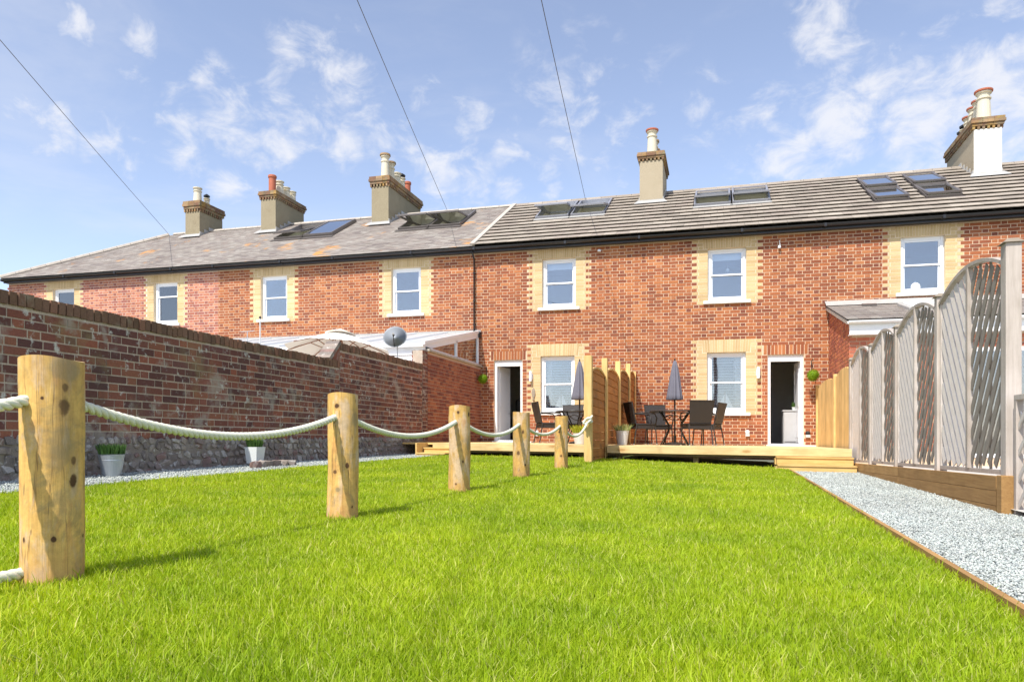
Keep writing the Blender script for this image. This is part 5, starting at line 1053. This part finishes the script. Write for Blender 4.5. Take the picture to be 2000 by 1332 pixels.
X, Y, Z = at(536, 612, 17.2); T = Thing('lace_ornament', 'frilly white lace ornament on the sill of the upper window beside the aerial pole', 'ornament', (X, 17.2, 3.70), local=True); lm = MB().lathe([(.30, 0), (.26, .06), (.14, .10), (.001, .11)], 24, mod=lambda a, z: 1 + .15 * math.sin(5 * a)); lm.v = [(x, y * .25, z) for x, y, z in lm.v]; T.part('lace', lm, 'white')
X, Y, _ = at(1012, 800, 17.9); T = Thing('armchair', 'dark armchair just inside the left doorway', 'armchair', (X + .08, 18.2, .345), local=True)
T.part('seat', MB().box(-.32, .32, -.3, .3, .12, .45), 'cushion', bev=.04); T.part('backrest', MB().box(-.32, .32, .22, .4, .3, 1.15), 'cushion', bev=.06)
for sx_ in (-.36, .36): T.part('armrest', MB().box(sx_ - .06, sx_ + .06, -.3, .36, .1, .66), 'cushion', bev=.03)
T = Thing('storage_box', 'pale grey box on the floor just inside the left doorway', 'box', (-4.87, 17.42, .345), local=True); T.part('body', MB().box(-.13, .13, -.12, .12, 0, .36), 'cabinet', bev=.01); T.part('lid', MB().box(-.14, .14, -.13, .13, .361, .39), 'cabinet', bev=.01)
T = Thing('cabinet', 'pale grey cabinet just inside the dark right doorway', 'cabinet', (1.62, 17.75, .345), local=True); T.part('carcass', MB().box(-.19, .17, -.2, .2, .05, .80), 'cabinet', bev=.008); T.part('worktop', MB().box(-.21, .18, -.22, .2, .801, .83), 'cabinet', bev=.005); T.part('door', MB().box(-.17, .15, -.218, -.202, .1, .76), 'cabinet', bev=.004)
X, Y, _ = 1.66, 17.62, 0; T = Thing('pot_plant', 'small green pot plant on the cabinet in the right doorway', 'pot plant', (X, Y, .345 + .83), local=True); T.part('pot', MB().lathe([(.03, 0), (.045, .07)], 14), 'stonewhite'); t = tuftmesh(60, .04, .14, .4, .006, 5); t.v = [(x, y, z + .06) for x, y, z in t.v]; T.part('plant', t, 'hebe')

# ------------------------------------------------------------------ ground
def lawn_edge(y): return .74 + (min(y, 12) - 2.0) * .029
def pathz(x, y): return gz(x, y) - .005 - .055 * min(max((11.6 - y) / 5.5, 0), 1) * min(max((x - .9) / 1.0, 0), 1) - .0
m = MB(); S = 1500
gy = [-40, -10, 0] + [k * .75 for k in range(1, 24)] + [30, 60]; 
m = MB().box(-S, S, -S, S, -.6, -.5); o = link('ground', mkmesh('ground', [(x, y, z) for x, y, z in [(-S, -S, -.45), (S, -S, -.45), (S, S, -.45), (-S, S, -.45)]], [(0, 1, 2, 3)]), MAT['earth']); o['kind'] = 'structure'
def sheet(name, xs, ys, zf, mat, kind='structure'):
    V = [(x, y, zf(x, y) - M * x) for y in ys for x in xs]; nx = len(xs); F = [(j * nx + i, j * nx + i + 1, (j + 1) * nx + i + 1, (j + 1) * nx + i) for j in range(len(ys) - 1) for i in range(nx - 1)]
    o = link(name, mkmesh(name, V, F), MAT[mat]); o['kind'] = kind; return o
LX0 = -4.86
ys = [-6 + k * .5 for k in range(37)] + [12.6, 17.0]
V = []; F = []
for y in ys:
    for k in range(13): x = LX0 + (lawn_edge(y) - LX0) * k / 12; V.append((x, y, gz(x, y) - .012 - M * x))
for j in range(len(ys) - 1):
    for i in range(12): F.append((j * 13 + i, j * 13 + i + 1, (j + 1) * 13 + i + 1, (j + 1) * 13 + i))
o = link('lawn', mkmesh('lawn', V, F), MAT['turf']); o['kind'] = 'structure'
V = []; F = []
for y in ys:
    for k in range(7): x = lawn_edge(y) + .03 + (2.06 + (0 if y > 6 else .15) - lawn_edge(y)) * k / 6; V.append((x, y, pathz(x, y) - .02 - M * x))
for j in range(len(ys) - 1):
    for i in range(6): F.append((j * 7 + i, j * 7 + i + 1, (j + 1) * 7 + i + 1, (j + 1) * 7 + i))
o = link('path', mkmesh('path', V, F), MAT['gravelbed']); o['kind'] = 'structure'
sheet('gravel_strip', [WX - .02, -5.4, LX0], ys, lambda x, y: gz(x, y) + .004, 'gravelbed')
sheet('neighbour_ground', [2.06, 3, 5, 9], [-6, 0, 6, 12, 17.2], lambda x, y: -.03 if x < 2.1 or y < 6 else .05, 'paving')
sheet('neighbour_yard', [-22, -14, -9, WX - .1], [-4, 4, 10, 17.2], lambda x, y: .03, 'paving')
T = Thing('lawn_edging', 'thin reddish timber edging strip between the lawn and the gravel path', 'edging', (.8, 2, 0))
ysE = [-1 + .65 * k for k in range(20)]
for a, b in zip(ysE, ysE[1:]):
    xa, xb = lawn_edge(a), lawn_edge(b); T.part('edging_board', MB().add([(xa, a, -.1), (xa + .024, a, -.1), (xb + .024, b - .004, -.1), (xb, b - .004, -.1), (xa, a, gz(xa, a) + .03), (xa + .024, a, gz(xa, a) + .03), (xb + .024, b - .004, gz(xb, b) + .03), (xb, b - .004, gz(xb, b) + .03)], BOXF), 'gravelboard')
# grass blades: one mesh for the whole lawn, dense near the camera
def vgz(x, y): return np.clip(y - 3.0, 0, 9.0) * .0115 * np.clip((1.0 - x) / 3.2, 0, 1)
def npmesh(name, co, tri_idx, mat, kind='stuff'):
    me = bpy.data.meshes.new(name); nv = len(co); nf = len(tri_idx); me.vertices.add(nv); me.vertices.foreach_set('co', co.astype(np.float32).ravel())
    me.loops.add(nf * 3); me.loops.foreach_set('vertex_index', tri_idx.astype(np.int32).ravel()); me.polygons.add(nf); me.polygons.foreach_set('loop_start', np.arange(0, nf * 3, 3, dtype=np.int32)); me.update(calc_edges=True); me.validate()
    o = link(name, me, MAT[mat]); o['kind'] = kind; return o
def scatter(nn, xa, xb, y0, y1, dens):
    x = rng.uniform(xa, xb, nn); y = rng.uniform(y0, y1, nn); d = np.hypot(x, y); a = np.abs(np.arctan2(x, y) + TH); keep = (rng.random(nn) < dens(d)) & ((a < R(50)) | (d < .8)); return x[keep], y[keep], d[keep]
GD = 60000
dens = lambda d: 1.0 / (1 + (d / 1.55) ** 1.75) * 1.25
x, y, d = scatter(int(GD * 6.1 * 12.4), LX0, 1.1, .35, 12.75, dens)
k = (x < lawn_edge(0) + (y - 2) * .029 + .056 + rng.normal(0, .014, len(x))) & (x > LX0 + rng.normal(0, .02, len(x)))
# thinner under the deck and where posts stand
k &= ~((y > 12.22)); x, y, d = x[k], y[k], d[k]
for py_ in PY[1:]: k = np.hypot(x - PX, y - py_) > .088; x, y, d = x[k], y[k], d[k]
nb = len(x); print('grass blades', nb)
patch = .5 + .5 * np.sin(x * 2.3 + 1.3 * np.sin(y * 1.7)) * np.sin(y * 2.9 + 1.1 * np.sin(x * 1.9)); clump = .5 + .5 * np.sin(x * 19 + 3 * np.sin(y * 13)) * np.sin(y * 23 + 2 * np.sin(x * 17))
h = (.019 + .014 * rng.random(nb) + .007 * patch + .009 * clump) * np.where(rng.random(nb) < .04, 1.6, 1.0); h *= 1 + .02 * d; wd = .00115 * (1 + d * .32)
th = rng.uniform(0, 2 * np.pi, nb); la = rng.uniform(0, 2 * np.pi, nb); ln = h * np.abs(rng.normal(.35, .3, nb)); z0 = vgz(x, y) - .012 - M * x
dxw, dyw = np.cos(th) * wd, np.sin(th) * wd; lx, ly = np.cos(la) * ln, np.sin(la) * ln
P0 = np.stack([x - dxw, y - dyw, z0], 1); P1 = np.stack([x + dxw, y + dyw, z0], 1); P2 = np.stack([x + dxw * .8 + lx * .35, y + dyw * .8 + ly * .35, z0 + h * .6], 1); P3 = np.stack([x - dxw * .8 + lx * .35, y - dyw * .8 + ly * .35, z0 + h * .6], 1); P4 = np.stack([x + lx, y + ly, z0 + h * .98], 1)
co = np.stack([P0, P1, P2, P3, P4], 1).reshape(-1, 3); b = (np.arange(nb) * 5)[:, None]; tri = np.concatenate([b + [0, 1, 2], b + [0, 2, 3], b + [3, 2, 4]], 1).reshape(-1, 3)
npmesh('grass', co, tri, 'grass')
# chippings
def chips(name, x, y, zf, size, d):
    nb = len(x); base = np.array([(1, 0, 0), (-1, 0, 0), (0, 1, 0), (0, -1, 0), (0, 0, 1), (0, 0, -1)], float); tris = np.array([(0, 2, 4), (2, 1, 4), (1, 3, 4), (3, 0, 4), (2, 0, 5), (1, 2, 5), (3, 1, 5), (0, 3, 5)])
    V = base[None] * (size[:, None, None] * rng.uniform(.5, 1.25, (nb, 6, 1))) * np.array([1, .75, .42]); V += rng.normal(0, .18, V.shape) * size[:, None, None]
    a = rng.uniform(0, 2 * np.pi, nb); t = rng.normal(0, .35, nb); ca, sa = np.cos(a), np.sin(a); xr = V[:, :, 0] * ca[:, None] - V[:, :, 1] * sa[:, None]; yr = V[:, :, 0] * sa[:, None] + V[:, :, 1] * ca[:, None]; zr = V[:, :, 2] + xr * t[:, None]
    co = np.stack([xr + x[:, None], yr + y[:, None], zr + (zf + rng.uniform(-.006, .008, nb))[:, None]], 2).reshape(-1, 3); tri = ((np.arange(nb) * 6)[:, None, None] + tris[None]).reshape(-1, 3); npmesh(name, co, tri, 'gravel')
dn = lambda d: 1.0 / (1 + (d / 3.2) ** 1.8)
x, y, d = scatter(int(42000 * 1.6 * 12), .7, 2.3, .8, 12.0, dn); le = .74 + (y - 2) * .029 + .03; k = (x > le) & (x < np.where(y > 6.05, 2.03, 2.12)) & ~((y > 11.72) & (x > .86)); x, y, d = x[k], y[k], d[k]
zf = vgz(x, y) - .005 - .055 * np.clip((11.6 - y) / 5.5, 0, 1) * np.clip((x - .9), 0, 1) - .012 - M * x
print('chips', len(x)); chips('gravel', x, y, zf, .0066 * rng.uniform(.6, 1.35, len(x)) * (1 + d * .07), d)
x, y, d = scatter(int(9000 * .85 * 11), WX + .02, LX0 + .02, 2.5, 13.2, lambda d: 1.0 / (1 + (d / 6.) ** 2)); print('chips2', len(x)); chips('gravel', x, y, vgz(x, y) + .012 - M * x, .012 * rng.uniform(.6, 1.3, len(x)), d)
# reddish plants in the neighbour's border behind the low trellis
rs = random.Random(9)
for k in range(4):
    m = MB()
    for _ in range(500):
        c = Vector((rs.gauss(0, .22), rs.gauss(0, .28), abs(rs.gauss(.2, .2)))); u = Vector((rs.gauss(0, 1), rs.gauss(0, 1), rs.gauss(0, 1))).normalized() * .022; v = Vector((rs.gauss(0, 1), rs.gauss(0, 1), rs.gauss(0, 1))).normalized() * .022; m.add([c - u, c + v, c + u, c - v], [(0, 1, 2, 3)])
    X_, Y_ = 2.75 + .1 * k, 3.9 + .75 * k; o = link('shrub', mkmesh('shrub', m.v, m.f), MAT['pink'], None, (X_, Y_, -.02 - M * X_)); o['label'] = ['pink-red shrub nearest the camera behind the low trellis', 'second pink-red shrub behind the low trellis', 'third pink-red shrub behind the low trellis', 'pink-red shrub closest to the big fence post behind the low trellis'][k]; o['category'] = 'shrub'; o['group'] = 'shrubs behind the low trellis'
